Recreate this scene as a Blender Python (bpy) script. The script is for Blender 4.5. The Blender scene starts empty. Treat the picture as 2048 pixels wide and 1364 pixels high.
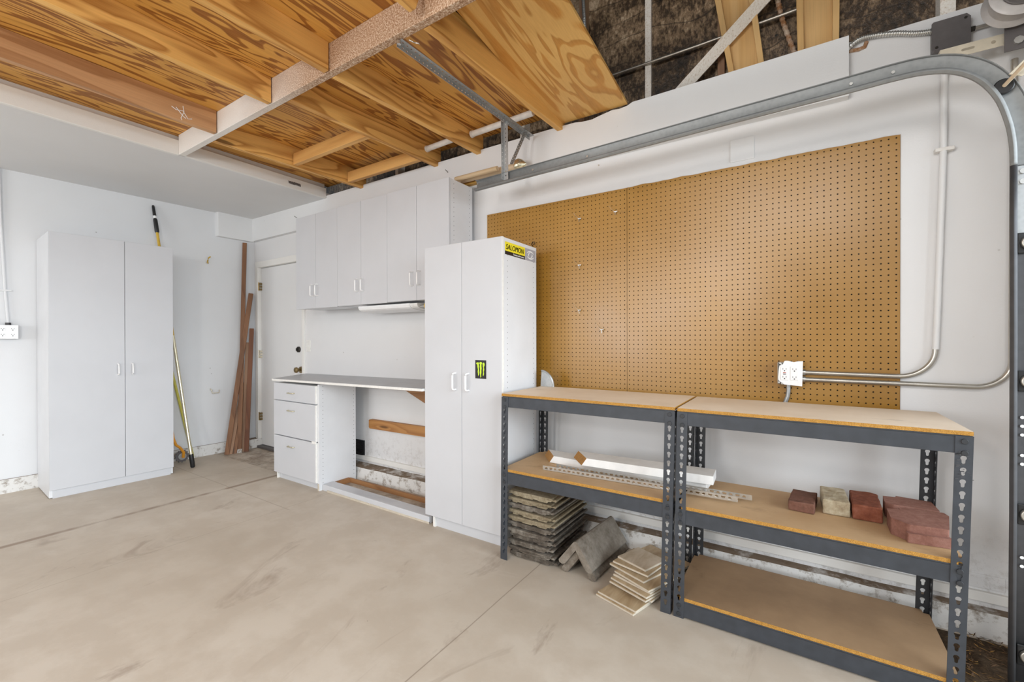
import bpy, bmesh, math, random
from mathutils import Vector, Matrix, noise as mnoise
random.seed(7)
R = math.radians
COL = bpy.context.scene.collection
SC = bpy.context.scene

# ------------------------------------------------------------------ camera (surveyed from the room: level, 93 degree lens)
FPX = 874.7
YAW, PIT, ROL, CH = R(33.13), R(-0.21), R(-0.10), 1.2
_f = Vector((-math.sin(YAW)*math.cos(PIT), math.cos(YAW)*math.cos(PIT), math.sin(PIT)))
_r0 = Vector((math.cos(YAW), math.sin(YAW), 0)); _u0 = _r0.cross(_f)
_r = math.cos(ROL)*_r0 + math.sin(ROL)*_u0; _u = -math.sin(ROL)*_r0 + math.cos(ROL)*_u0
CAM = Vector((0, 0, CH))
def survey(x, y, axis, v):
    """a surveyed point: where a sighting meets the plane axis = v of the room"""
    d = _r*(x-1024) + _u*(682-y) + _f*FPX
    i = 'xyz'.index(axis)
    return CAM + d*((v-CAM[i])/d[i])
cam_d = bpy.data.cameras.new('camera'); cam_d.sensor_width = 36; cam_d.lens = FPX/2048*36; cam_d.clip_start = 0.02
cam = bpy.data.objects.new('camera', cam_d); COL.objects.link(cam)
M = Matrix.Identity(4)
for i in range(3):
    M[i][0], M[i][1], M[i][2], M[i][3] = _r[i], _u[i], -_f[i], CAM[i]
cam.matrix_world = M
SC.camera = cam

# ------------------------------------------------------------------ material helpers
class N:
    def __init__(s, name):
        s.m = bpy.data.materials.new(name); s.m.use_nodes = True
        s.t = s.m.node_tree; s.b = s.t.nodes['Principled BSDF']; s.k = s.t.links
    def nd(s, typ, **kw):
        n = s.t.nodes.new(typ)
        for a, v in kw.items(): setattr(n, a, v)
        return n
    def put(s, sock, v):
        if isinstance(v, bpy.types.NodeSocket): s.k.new(v, sock)
        elif isinstance(v, (tuple, list)) and len(v) == 3 and sock.type == 'RGBA': sock.default_value = (*v, 1)
        else: sock.default_value = v
    def co(s, scale=(1, 1, 1), rnd=True, off=(0, 0, 0)):
        v = s.nd('ShaderNodeTexCoord').outputs['Object']
        if rnd:
            oi = s.nd('ShaderNodeObjectInfo'); c = s.nd('ShaderNodeCombineXYZ')
            mm = s.math('MULTIPLY', oi.outputs['Random'], 37.0)
            for i in range(3): s.put(c.inputs[i], mm)
            va = s.nd('ShaderNodeVectorMath', operation='ADD'); s.put(va.inputs[0], v); s.put(va.inputs[1], c.outputs[0]); v = va.outputs[0]
        mp = s.nd('ShaderNodeMapping'); s.put(mp.inputs['Vector'], v); mp.inputs['Scale'].default_value = scale; mp.inputs['Location'].default_value = off
        return mp.outputs[0]
    def noise(s, vec, scale=5, detail=4, rough=.5, dist=0):
        n = s.nd('ShaderNodeTexNoise'); s.put(n.inputs['Vector'], vec)
        n.inputs['Scale'].default_value = scale; n.inputs['Detail'].default_value = detail; n.inputs['Roughness'].default_value = rough; n.inputs['Distortion'].default_value = dist
        return n.outputs['Fac']
    def voro(s, vec, scale=5, feature='F1', rand=1):
        n = s.nd('ShaderNodeTexVoronoi', feature=feature); s.put(n.inputs['Vector'], vec); n.inputs['Scale'].default_value = scale; n.inputs['Randomness'].default_value = rand
        return n.outputs['Distance']
    def ramp(s, fac, stops, interp='LINEAR'):
        n = s.nd('ShaderNodeValToRGB'); s.put(n.inputs[0], fac); e = n.color_ramp.elements; n.color_ramp.interpolation = interp
        while len(e) > 1: e.remove(e[-1])
        for i, (p, c) in enumerate(stops):
            if not isinstance(c, (tuple, list)): c = (c, c, c)
            if i == 0: e[0].position = p; e[0].color = (*c, 1)
            else: x = e.new(p); x.color = (*c, 1)
        return n.outputs[0]
    def mix(s, fac, a, b, mode='MIX'):
        n = s.nd('ShaderNodeMix', data_type='RGBA', blend_type=mode)
        s.put(n.inputs[0], fac); s.put(n.inputs[6], a); s.put(n.inputs[7], b); return n.outputs[2]
    def math(s, op, a, b=0.0, c=0.0, clamp=False):
        n = s.nd('ShaderNodeMath', operation=op, use_clamp=clamp); s.put(n.inputs[0], a); s.put(n.inputs[1], b); s.put(n.inputs[2], c); return n.outputs[0]
    def sep(s, vec):
        n = s.nd('ShaderNodeSeparateXYZ'); s.put(n.inputs[0], vec); return n.outputs
    def out(s, col, rough=.6, metal=0, bump=None, bs=.2, bd=.002, spec=.5):
        s.put(s.b.inputs['Base Color'], col); s.put(s.b.inputs['Roughness'], rough); s.put(s.b.inputs['Metallic'], metal); s.b.inputs['Specular IOR Level'].default_value = spec
        if bump is not None:
            n = s.nd('ShaderNodeBump'); n.inputs['Strength'].default_value = bs; n.inputs['Distance'].default_value = bd
            s.put(n.inputs['Height'], bump); s.k.new(n.outputs[0], s.b.inputs['Normal'])
        return s.m

def plain(name, col, rough=.5, metal=0, var=.08, nscale=30, bs=.05, spec=.5):
    n = N(name); f = n.noise(n.co(), nscale, 3)
    d = tuple(max(0, c*(1-var)) for c in col); l = tuple(min(1, c*(1+var)) for c in col)
    return n.out(n.ramp(f, [(.3, d), (.7, l)]), rough, metal, f, bs, .001, spec)

def paint_wall(name, col, specks=.5, low_dirt=False):
    n = N(name); v = n.co(rnd=False)
    big = n.noise(v, 1.6, 3); fine = n.noise(v, 140, 2)
    c = n.ramp(big, [(.3, tuple(x*.95 for x in col)), (.7, col)])
    sp = n.ramp(n.voro(v, 9), [(.0, 1), (.035, 1), (.055, 0)])
    gate = n.ramp(n.noise(v, 3.1, 2), [(.56, 0), (.62, 1)])
    c = n.mix(n.math('MULTIPLY', n.math('MULTIPLY', sp, gate), specks), c, (.12, .10, .08))
    sc = n.ramp(n.noise(n.co((1, 1, 3), False), 14, 6, .75), [(.66, 0), (.72, 1)])
    gate2 = n.ramp(n.noise(v, 2.3, 2), [(.5, 0), (.62, 1)])
    c = n.mix(n.math('MULTIPLY', n.math('MULTIPLY', sc, gate2), specks*.5), c, (.35, .31, .27))
    if low_dirt:
        z = n.sep(v)[2]
        g = n.math('MULTIPLY', n.ramp(z, [(.1, 1), (.45, 0)]), n.ramp(n.noise(v, 22, 6, .8), [(.5, 0), (.62, 1)]))
        c = n.mix(n.math('MULTIPLY', g, .4), c, (.22, .18, .14))
    return n.out(c, .62, 0, fine, .22, .0015)

def wood(name, light, dark, axis='y', freq=9, knots=True, rough=.55, across=4.5, along=.45, mid=None):
    n = N(name)
    sc = {'x': (along, across, across), 'y': (across, along, across), 'z': (across, across, along)}[axis]
    v = n.co(sc)
    base = n.noise(v, 1.0, 2.5, .5, .35)
    ring = n.math('FRACT', n.math('MULTIPLY', base, freq))
    if knots:
        ks = {'x': (.9, 5, 5), 'y': (5, .9, 5), 'z': (5, 5, .9)}[axis]
        k = n.voro(n.co(ks), 1.0)
        ring = n.math('FRACT', n.math('ADD', n.math('MULTIPLY', base, freq), n.math('MULTIPLY', n.ramp(k, [(0, 1), (.28, 0)]), 1.6)))
    mid = mid or tuple((a+b)/2 for a, b in zip(light, dark))
    c = n.ramp(ring, [(0, light), (.35, light), (.65, mid), (.90, dark), (1, light)])
    fs = {'x': (4, 160, 160), 'y': (160, 4, 160), 'z': (160, 160, 4)}[axis]
    fib = n.noise(n.co(fs), 1.0, 3)
    c = n.mix(.25, c, n.ramp(fib, [(.3, tuple(x*.7 for x in light)), (.7, tuple(min(1, x*1.15) for x in light))]))
    tone = n.noise(n.co((.8, .8, .8)), 1.2, 2)
    c = n.mix(n.ramp(tone, [(.35, .3), (.65, 0)]), c, dark)
    if knots:
        kk = n.ramp(k, [(0, 1), (.055, .9), (.08, 0)])
        c = n.mix(n.math('MULTIPLY', kk, .85), c, tuple(x*.25 for x in dark))
    return n.out(c, rough, 0, fib, .12, .001, .35)

def plywood(name, light, dark, freq=8, across=2.6, along=.5):
    n = N(name); v = n.co((across, along, across))
    base = n.noise(v, 1.0, 3.2, .48, .7)
    ring = n.math('FRACT', n.math('MULTIPLY', base, freq))
    c = n.ramp(ring, [(0, light), (.40, light), (.50, dark), (.80, tuple(x*1.25 for x in dark)), (.9, light), (1, light)])
    fib = n.noise(n.co((140, 3, 140)), 1.0, 3)
    c = n.mix(.22, c, n.ramp(fib, [(.3, dark), (.7, light)]))
    tone = n.noise(n.co((.9, .6, .9)), 1.0, 2)
    c = n.mix(n.ramp(tone, [(.35, .35), (.65, 0)]), c, tuple(x*.75 for x in dark))
    return n.out(c, .5, 0, fib, .1, .001, .4)

def steel(name, col, rough=.42, spangle=True, metal=.8):
    n = N(name); v = n.co()
    f = n.voro(v, 60) if spangle else n.noise(v, 40)
    g = n.noise(v, 7, 4)
    c = n.mix(.5, n.ramp(f, [(0, tuple(x*.85 for x in col)), (.7, tuple(min(1, x*1.12) for x in col))]), n.ramp(g, [(.3, tuple(x*.75 for x in col)), (.7, col)]))
    return n.out(c, rough, metal, g, .05, .001)

MT = {}
MT['wall'] = paint_wall('white_wall_paint', (.735, .735, .74), .5, True)
MT['wall_l'] = paint_wall('white_left_wall_paint', (.72, .73, .745), .6, False)
MT['wallc'] = paint_wall('white_drywall_paint', (.76, .765, .77), .35)
MT['soffit'] = paint_wall('soffit_paint', (.70, .70, .70), .1)
MT['trim'] = paint_wall('chipped_white_trim', (.80, .79, .76), .8)
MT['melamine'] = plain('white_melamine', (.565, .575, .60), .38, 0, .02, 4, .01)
MT['melamine_lit'] = plain('white_melamine_lit', (.69, .70, .72), .4, 0, .03, 6, .01)  # paler copy of the melamine: light on the cabinet sides put into colour
MT['white_plastic'] = plain('white_plastic', (.84, .84, .84), .3, 0, .02)
MT['countertop'] = plain('grey_laminate', (.40, .41, .43), .35, 0, .08, 12)
MT['edge'] = plain('white_edge', (.78, .77, .74), .5, 0, .05, 60)
MT['black'] = plain('black_plastic', (.012, .012, .013), .4)
MT['dark'] = plain('dark_void', (.006, .005, .005), .9)
MT['brass'] = plain('antique_brass', (.30, .22, .11), .3, .9)
MT['pale_brass'] = plain('pale_brass', (.72, .66, .48), .25, .9)
MT['darkmetal'] = plain('dark_bronze', (.05, .045, .04), .35, .7)
MT['galv'] = steel('galvanised_steel', (.46, .475, .48))
MT['track'] = steel('track_steel', (.27, .28, .28), .55, True, .35)
MT['trackdark'] = plain('aged_track_steel', (.09, .09, .095), .55, .5)
MT['bright_steel'] = plain('zinc_steel', (.62, .62, .60), .3, .9)
MT['conduit'] = plain('conduit_steel', (.52, .49, .44), .35, .85)
MT['whitepipe'] = plain('painted_pipe', (.72, .70, .67), .5)
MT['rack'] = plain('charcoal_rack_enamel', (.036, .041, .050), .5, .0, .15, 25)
MT['rackdark'] = plain('charcoal_rack_enamel_shaded', (.024, .026, .030), .5, .0, .2, 25)  # darker copy of the enamel: shade on rear posts as colour; rivets too
MT['jbox'] = plain('grey_box_enamel', (.12, .11, .11), .5, .2)
MT['yellow'] = plain('yellow_fibreglass', (.62, .40, .05), .35)
MT['yellowgreen'] = plain('yellow_green_tube', (.55, .50, .08), .35)
MT['champagne'] = plain('champagne_aluminium', (.72, .66, .48), .28, .8)
MT['orange'] = plain('orange_enamel', (.72, .30, .02), .4)
MT['lumber'] = wood('pine_joist', (.84, .49, .15), (.36, .135, .022), 'y', 11)
MT['lumberx'] = wood('pine_block', (.74, .43, .15), (.46, .20, .045), 'x', 7)
MT['lumber_old'] = wood('weathered_joist', (.62, .36, .18), (.34, .16, .065), 'y', 7)
MT['lumberz'] = wood('redwood_stick', (.26, .125, .06), (.15, .065, .03), 'z', 8, False)
MT['lumberz2'] = wood('pale_redwood_stick', (.36, .21, .125), (.22, .115, .06), 'z', 8, False)
MT['lumberz3'] = wood('dark_redwood_stick', (.20, .075, .032), (.11, .038, .016), 'z', 8, False)
MT['ply'] = plywood('fir_plywood', (.80, .43, .10), (.25, .085, .014), 16, 4.2, .55)
MT['ply_light'] = plywood('fresh_fir_plywood', (.80, .50, .17), (.50, .235, .05), 11, 4.0, .5)
MT['framewood'] = wood('pale_pine', (.66, .43, .19), (.56, .33, .12), 'z', 4, False)
MT['cleat'] = wood('stained_pine_board', (.48, .24, .08), (.30, .12, .035), 'x', 6)
MT['gusset'] = wood('brown_plywood_scrap', (.36, .18, .075), (.22, .10, .04), 'x', 6, False)
MT['studwood'] = wood('sprayed_stud', (.36, .24, .15), (.18, .09, .05), 'z', 6, False)
MT['rodwood'] = wood('pale_rod_wood', (.66, .53, .38), (.5, .36, .2), 'x', 5, False)
MT['rodgold'] = wood('golden_rod_wood', (.46, .26, .06), (.30, .15, .03), 'x', 5, False)

def m_floor():
    n = N('garage_concrete'); v = n.co(rnd=False)
    big = n.noise(v, .9, 4, .55); med = n.noise(v, 4.5, 6, .65); fine = n.noise(v, 90, 3)
    c = n.ramp(big, [(.32, (.49, .425, .345)), (.52, (.55, .485, .405)), (.7, (.585, .525, .45))])
    c = n.mix(n.ramp(med, [(.42, .45), (.6, 0)]), c, (.43, .355, .275))
    sw = n.noise(n.co((1.3, .5, 1), False), 2.2, 5, .7, 1.0)
    c = n.mix(n.ramp(sw, [(.60, 0), (.70, .5)]), c, (.27, .20, .15))
    wh = n.noise(n.co((.8, 2.0, 1), False, (3, 7, 0)), 1.9, 6, .7, .8)
    c = n.mix(n.ramp(wh, [(.60, 0), (.74, .45)]), c, (.60, .55, .48))
    X, Y, Z = n.sep(v)
    wob = n.math('MULTIPLY', n.math('SUBTRACT', n.noise(v, 3.0, 4), .5), .012)
    def line(coord, at, w, col, fac, gate=None):
        nonlocal c
        d = n.math('ABSOLUTE', n.math('SUBTRACT', n.math('ADD', coord, wob), at))
        f = n.ramp(d, [(0, fac), (w, fac), (w*1.8, 0)])
        if gate is not None: f = n.math('MULTIPLY', f, gate)
        c = n.mix(f, c, col)
    line(X, -1.15, .0022, (.20, .15, .11), .8)
    line(X, -3.06, .002, (.30, .24, .18), .55)
    g = n.ramp(n.noise(n.co((.2, 1.1, 1), False), 3.0, 3), [(.40, 0), (.5, 1)])
    line(X, -3.86, .016, (.25, .175, .12), .7, g)
    line(X, -3.86, .0025, (.20, .145, .105), .6)
    line(Y, 1.72, .0025, (.28, .22, .16), .55, n.math('LESS_THAN', X, -3.0))
    spk = n.ramp(n.voro(v, 16), [(0, 1), (.03, 1), (.05, 0)])
    c = n.mix(n.math('MULTIPLY', n.math('MULTIPLY', spk, n.ramp(n.noise(v, 2.7), [(.56, 0), (.6, 1)])), .6), c, (.10, .08, .06))
    # grime towards the kerb and the far corner
    c = n.mix(n.math('MULTIPLY', n.math('GREATER_THAN', Y, 2.15), n.ramp(n.noise(v, 6, 5, .7), [(.42, 0), (.6, .6)])), c, (.17, .12, .08))
    return n.out(c, n.ramp(med, [(.3, .48), (.7, .68)]), 0, n.math('ADD', med, n.math('MULTIPLY', fine, .3)), .12, .003, .4)
MT['floor'] = m_floor()

def m_kerb():
    n = N('painted_concrete_kerb'); v = n.co(rnd=False)
    a = n.noise(v, 16, 7, .75); X, Y, Z = n.sep(v)
    c = n.mix(n.ramp(a, [(.51, .0), (.64, .8)]), (.70, .69, .67), (.20, .15, .10))
    nz = n.sep(n.nd('ShaderNodeNewGeometry').outputs['Normal'])[2]
    c = n.mix(n.math('MULTIPLY', n.math('GREATER_THAN', nz, .5), n.ramp(n.noise(v, 7, 5, .7), [(.30, 0), (.48, .9)])), c, (.16, .105, .06))
    return n.out(c, .85, 0, a, .5, .006, .2)
MT['kerb'] = m_kerb()

def m_felt():
    n = N('sprayed_building_felt'); v = n.co(rnd=False)
    g = n.noise(n.co((55, 55, 32), False), 1.0, 4, .7); big = n.noise(v, 2.2, 3, .6, .6)
    c = n.ramp(n.math('ADD', n.math('MULTIPLY', g, .6), n.math('MULTIPLY', big, .55)), [(.41, (.006, .004, .002)), (.55, (.06, .037, .020)), (.66, (.27, .185, .11)), (.78, (.6, .48, .34))])
    w = n.math('ABSOLUTE', n.math('SUBTRACT', n.math('FRACT', n.math('ADD', n.math('MULTIPLY', n.sep(v)[2], 7.0), n.math('MULTIPLY', n.noise(n.co((1.6, 1, 3), False), 1.0, 3), 2.2))), .5))
    c = n.mix(n.ramp(w, [(0, .8), (.035, 0)]), c, (.006, .004, .003))
    hole = n.ramp(n.voro(v, 16), [(.0, 1), (.1, 1), (.14, 0)])
    c = n.mix(n.math('MULTIPLY', hole, n.ramp(n.noise(v, 1.7), [(.56, 0), (.62, 1)])), c, (.004, .003, .002))
    return n.out(c, .42, .0, g, .8, .006, .6)
MT['felt'] = m_felt()

def m_overspray():
    # white paint at the wall end, brown splatter where the beam runs out over the room
    n = N('oversprayed_beam'); v = n.co(rnd=False); X = n.sep(v)[0]
    g = n.noise(v, 150, 3, .6); b = n.noise(v, 3, 3)
    f = n.math('ADD', X, n.math('MULTIPLY', n.math('SUBTRACT', b, .5), .8))
    k = n.nd('ShaderNodeMapRange'); n.put(k.inputs[0], f); k.inputs[1].default_value = -2.9; k.inputs[2].default_value = -2.0
    spl = n.ramp(g, [(.36, (.26, .14, .075)), (.50, (.46, .30, .19)), (.66, (.72, .60, .48))])
    c = n.mix(k.outputs[0], n.mix(n.ramp(g, [(.62, 0), (.7, .5)]), (.76, .735, .70), (.4, .28, .2)), spl)
    return n.out(c, .75, 0, g, .35, .003, .3)
MT['overspray'] = m_overspray()
def m_brace():
    n = N('sprayed_brace'); g = n.noise(n.co(), 120, 3, .7)
    return n.out(n.ramp(g, [(.28, (.5, .38, .28)), (.40, (.76, .71, .64)), (.6, (.84, .81, .76))]), .8, 0, g, .4, .003, .2)
MT['brace'] = m_brace()

def m_board(name, top, dk):
    n = N(name); v = n.co(rnd=False)
    a = n.noise(v, 3, 5, .6); f = n.noise(v, 120, 2)
    c = n.ramp(a, [(.35, dk), (.65, top)])
    st = n.noise(n.co((1, 2.4, 1), True), 2.0, 6, .7, .6)
    c = n.mix(n.ramp(st, [(.60, 0), (.72, .55)]), c, tuple(x*.55 for x in dk))
    return n.out(c, .6, 0, f, .06, .001, .35)
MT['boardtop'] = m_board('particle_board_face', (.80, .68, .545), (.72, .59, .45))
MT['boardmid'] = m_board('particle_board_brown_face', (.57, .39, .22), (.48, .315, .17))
MT['boardlow'] = m_board('particle_board_dark_face', (.35, .23, .13), (.25, .16, .09))  # darker, browner face for the bottom shelf
def m_chip():
    n = N('particle_board_core'); f = n.voro(n.co((1, 1, 1.4)), 230); g = n.noise(n.co(), 60, 4)
    return n.out(n.mix(.4, n.ramp(f, [(0, (.20, .085, .018)), (.6, (.50, .265, .06))]), n.ramp(g, [(.3, (.31, .145, .028)), (.7, (.52, .285, .075))])), .8, 0, f, .6, .002, .2)
MT['chip'] = m_chip()
def m_peg():
    n = N('brown_hardboard'); v = n.co(rnd=False); a = n.noise(v, 2.2, 4, .6); f = n.noise(v, 200, 2)
    c = n.ramp(a, [(.3, (.30, .148, .022)), (.7, (.36, .185, .032))])
    sm = n.noise(n.co((1, 1, 1), False, (5, 1, 2)), 7, 5, .7)
    c = n.mix(n.ramp(sm, [(.66, 0), (.74, .5)]), c, (.20, .10, .035))
    return n.out(c, n.ramp(a, [(.3, .27), (.7, .36)]), 0, f, .05, .0008, .6)
MT['peg'] = m_peg()
def m_stone(name, a, b, c3, sc=26):
    n = N(name); v = n.co(); f = n.noise(v, sc, 7, .75); g = n.noise(v, 5, 3)
    c = n.ramp(n.math('ADD', n.math('MULTIPLY', f, .65), n.math('MULTIPLY', g, .35)), [(.36, a), (.5, b), (.64, c3)])
    return n.out(c, .9, 0, f, .7, .004, .2)
MT['tile_tan'] = m_stone('lichen_concrete_tile', (.14, .105, .065), (.25, .205, .135), (.36, .31, .22), 60)
MT['tile_grey'] = m_stone('dark_concrete_tile', (.05, .04, .032), (.12, .10, .08), (.25, .225, .19), 30)
MT['ridge'] = m_stone('ridge_tile_concrete', (.14, .115, .09), (.23, .20, .165), (.31, .28, .24), 18)
MT['ridge_old'] = m_stone('old_ridge_tile_concrete', (.09, .075, .06), (.17, .14, .11), (.27, .24, .2), 30)
MT['brick_red'] = m_stone('red_brick', (.13, .04, .024), (.20, .065, .036), (.26, .105, .07), 40)
MT['brick_brown'] = m_stone('brown_brick', (.12, .06, .042), (.18, .085, .06), (.22, .12, .088), 40)
MT['brick_pale'] = m_stone('pale_brick', (.22, .155, .095), (.37, .31, .21), (.54, .48, .36), 22)
MT['paver'] = m_stone('pink_paver', (.19, .085, .064), (.26, .125, .095), (.32, .17, .135), 50)
def m_ctile(name, a, b):
    n = N(name); v = n.co((9, 1.5, 9)); f = n.noise(v, 2.0, 5, .6, .8)
    return n.out(n.ramp(f, [(.35, a), (.65, b)]), .45, 0, f, .05, .001, .4)
MT['ctile'] = m_ctile('travertine_look_tile', (.43, .34, .235), (.60, .51, .40))
MT['ctile_back'] = m_ctile('tile_biscuit', (.34, .235, .13), (.50, .385, .245))
MT['ctile_edge'] = plain('tile_body', (.54, .48, .39), .8)
MT['whitewood'] = plain('white_painted_lumber', (.80, .80, .79), .55, 0, .05, 18)
MT['endgrain'] = wood('cut_end_grain', (.46, .24, .07), (.30, .14, .04), 'x', 9, False, .7, 30, 20)
MT['litter'] = plain('leaf_litter', (.10, .055, .025), .9, 0, .6, 9)
MT['soil'] = m_stone('floor_dirt', (.03, .02, .012), (.07, .045, .025), (.13, .09, .055), 60)
MT['sticker_yellow'] = plain('sticker_yellow', (.83, .70, .03), .4, 0, .01)
MT['sticker_black'] = plain('sticker_black', (.008, .007, .008), .4)
MT['sticker_grey'] = plain('sticker_grey', (.36, .36, .40), .4, 0, .01)
MT['sticker_white'] = plain('sticker_white', (.82, .82, .82), .4, 0, .01)
MT['sticker_green'] = plain('sticker_green', (.56, .78, .03), .4, 0, .01)
MT['print'] = plain('faint_grey_print', (.55, .56, .60), .5)
MT['slot'] = plain('outlet_slot', (.03, .03, .03), .5)
MT['redbtn'] = plain('reset_button_red', (.40, .06, .03), .4)
MT['drum'] = plain('drum_aluminium', (.46, .44, .43), .5, .3)
MT['cream'] = plain('cream_bracket_steel', (.66, .60, .48), .4, .3)
MT['rust'] = m_stone('rusty_sleeve', (.10, .04, .02), (.30, .15, .07), (.62, .55, .46), 12)

# ------------------------------------------------------------------ mesh helpers
ORG = {}
def tag(o, label=None, cat=None, group=None, kind=None):
    if label: o['label'] = label
    if cat: o['category'] = cat
    if group: o['group'] = group
    if kind: o['kind'] = kind
    return o
def thing(name, label, cat, loc=(0, 0, 0), rz=0, group=None):
    o = bpy.data.objects.new(name, None); o.empty_display_size = .05; COL.objects.link(o)
    o.location = loc; o.rotation_euler = (0, 0, rz)
    ORG[o.name] = Matrix.Translation(loc) @ Matrix.Rotation(rz, 4, 'Z')
    return tag(o, label, cat, group)

class MB:
    def __init__(s): s.log = []; s.v = []; s.f = []; s.mi = []; s.mats = []
    def _m(s, mat):
        if mat not in s.mats: s.mats.append(mat)
        return s.mats.index(mat)
    def add(s, vs, fs, mat=None, T=None):
        fs = [tuple(f) for f in fs]; vs = [Vector(p) for p in vs]; s.log.append(([(T @ p) if T is not None else p for p in vs], fs, mat))
        b = len(s.v); s.v += [(T @ Vector(p)) if T is not None else Vector(p) for p in vs]
        k = s._m(mat)
        for f in fs: s.f.append([b+i for i in f]); s.mi.append(k)
        return s
    def box(s, x0, x1, y0, y1, z0, z1, mat=None, T=None):
        vs = [(x, y, z) for z in (z0, z1) for y in (y0, y1) for x in (x0, x1)]
        return s.add(vs, [(0, 2, 3, 1), (4, 5, 7, 6), (0, 1, 5, 4), (2, 6, 7, 3), (0, 4, 6, 2), (1, 3, 7, 5)], mat, T)
    def prism(s, poly, h0, h1, axis='z', mat=None, T=None, capmat=None):
        """polygon in the two other axes (in xyz order), extruded along axis"""
        n = len(poly)
        def P(p, h):
            return {'z': (p[0], p[1], h), 'y': (p[0], h, p[1]), 'x': (h, p[0], p[1])}[axis]
        vs = [P(p, h0) for p in poly]+[P(p, h1) for p in poly]
        s.add(vs, [(i, (i+1) % n, n+(i+1) % n, n+i) for i in range(n)], mat, T)
        return s.add(vs, [tuple(range(n))[::-1], tuple(range(n, 2*n))], capmat or mat, T)
    def hexa(s, b4, t4, mat=None):
        """box from four bottom and four top corners"""
        return s.add(list(b4)+list(t4), [(3, 2, 1, 0), (4, 5, 6, 7), (0, 1, 5, 4), (1, 2, 6, 5), (2, 3, 7, 6), (3, 0, 4, 7)], mat)
    def tube(s, pts, r, seg=12, mat=None, cap=True, rib=None):
        pts = [Vector(p) for p in pts]; n = len(pts); rings = []
        up = Vector((0.12, .31, 1)).normalized()
        for i, p in enumerate(pts):
            d = (pts[min(i+1, n-1)]-pts[max(i-1, 0)]).normalized()
            a = d.cross(up)
            if a.length < .05: a = d.cross(Vector((1, .2, 0)))
            a.normalize(); b = d.cross(a)
            rr = (r[i] if isinstance(r, (list, tuple)) else r)
            if rib: rr *= rib[i % len(rib)]
            rings.append([p+(a*math.cos(2*math.pi*k/seg)+b*math.sin(2*math.pi*k/seg))*rr for k in range(seg)])
        vs = [q for g in rings for q in g]
        fs = [(i*seg+k, i*seg+(k+1) % seg, (i+1)*seg+(k+1) % seg, (i+1)*seg+k) for i in range(n-1) for k in range(seg)]
        if cap: fs += [tuple(range(seg))[::-1], tuple(range((n-1)*seg, n*seg))]
        return s.add(vs, fs, mat)
    def cyl(s, a, b, r, seg=16, mat=None, r2=None): return s.tube([a, b], [r, r if r2 is None else r2], seg, mat)
    def sweep(s, path, prof, mat=None, closed=False):
        """path: list of (origin, n, w) frames; prof: list of (along n, along w)"""
        m = len(prof); vs = [o+n*a+w*b for o, n, w in path for a, b in prof]
        fs = [(i*m+k, i*m+k+1, (i+1)*m+k+1, (i+1)*m+k) for i in range(len(path)-1) for k in range(m-1)]
        return s.add(vs, fs, mat)
    def disc(s, c, nrm, r, seg=8, mat=None):
        c = Vector(c); nrm = Vector(nrm).normalized(); a = nrm.cross(Vector((.3, .2, 1)) if abs(nrm.z) < .9 else Vector((1, 0, 0))).normalized(); b = nrm.cross(a)
        return s.add([c+(a*math.cos(2*math.pi*k/seg)+b*math.sin(2*math.pi*k/seg))*r for k in range(seg)], [tuple(range(seg))], mat)
    def build(s, name, mat=None, parent=None, bevel=0, smooth=False, seg=2, local=False, solid=0):
        me = bpy.data.meshes.new(name)
        if parent is not None:
            inv = Matrix.Identity(4) if local else ORG[parent.name].inverted()
            vs = [inv @ p for p in s.v]; loc = Vector()
        else:
            xs, ys, zs = zip(*s.v); loc = Vector(((min(xs)+max(xs))/2, (min(ys)+max(ys))/2, min(zs)))
            vs = [p-loc for p in s.v]
        me.from_pydata([tuple(p) for p in vs], [], s.f)
        for q in s.mats: me.materials.append(MT[q] if isinstance(q, str) else (MT[mat] if q is None else q))
        me.polygons.foreach_set('material_index', s.mi)
        bm = bmesh.new(); bm.from_mesh(me)
        bmesh.ops.recalc_face_normals(bm, faces=bm.faces); bm.to_mesh(me); bm.free()
        if smooth: me.shade_smooth(); me.set_sharp_from_angle(angle=R(38))
        me.update()
        o = bpy.data.objects.new(name, me); COL.objects.link(o)
        if parent is not None: o.parent = parent; ORG[o.name] = ORG[parent.name].copy()
        else: o.location = loc; ORG[o.name] = Matrix.Translation(loc)
        if solid:
            md = o.modifiers.new('t', 'SOLIDIFY'); md.thickness = solid; md.offset = 0
        if bevel:
            md = o.modifiers.new('b', 'BEVEL'); md.width = bevel; md.segments = seg; md.limit_method = 'ANGLE'; md.angle_limit = R(40); md.harden_normals = False
        return o
def _pieces(s):
    out = []
    for vs, fs, m in s.log:
        p = MB(); p.add(vs, fs, m); out.append(p)
    return out
MB.pieces = _pieces
def bx(name, x0, x1, y0, y1, z0, z1, mat, parent=None, bevel=.0015, **k):
    return MB().box(x0, x1, y0, y1, z0, z1, None).build(name, mat, parent, bevel, **k)
def struct(o, label=None):
    o['kind'] = 'structure'
    if label: o['label'] = label
    return o
def rot(axis, a): return Matrix.Rotation(a, 4, axis)
def place(loc, rz=0, rx=0, ry=0):
    return Matrix.Translation(loc) @ rot('Z', rz) @ rot('Y', ry) @ rot('X', rx)
def arc(c, r, a0, a1, n=10, plane='xz', k=0.0):
    out = []
    for i in range(n+1):
        a = R(a0+(a1-a0)*i/n); p, q = c[0]+r*math.cos(a), c[1]+r*math.sin(a)
        out.append(Vector((p, k, q)) if plane == 'xz' else Vector((k, p, q)) if plane == 'yz' else Vector((p, q, k)))
    return out

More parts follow.
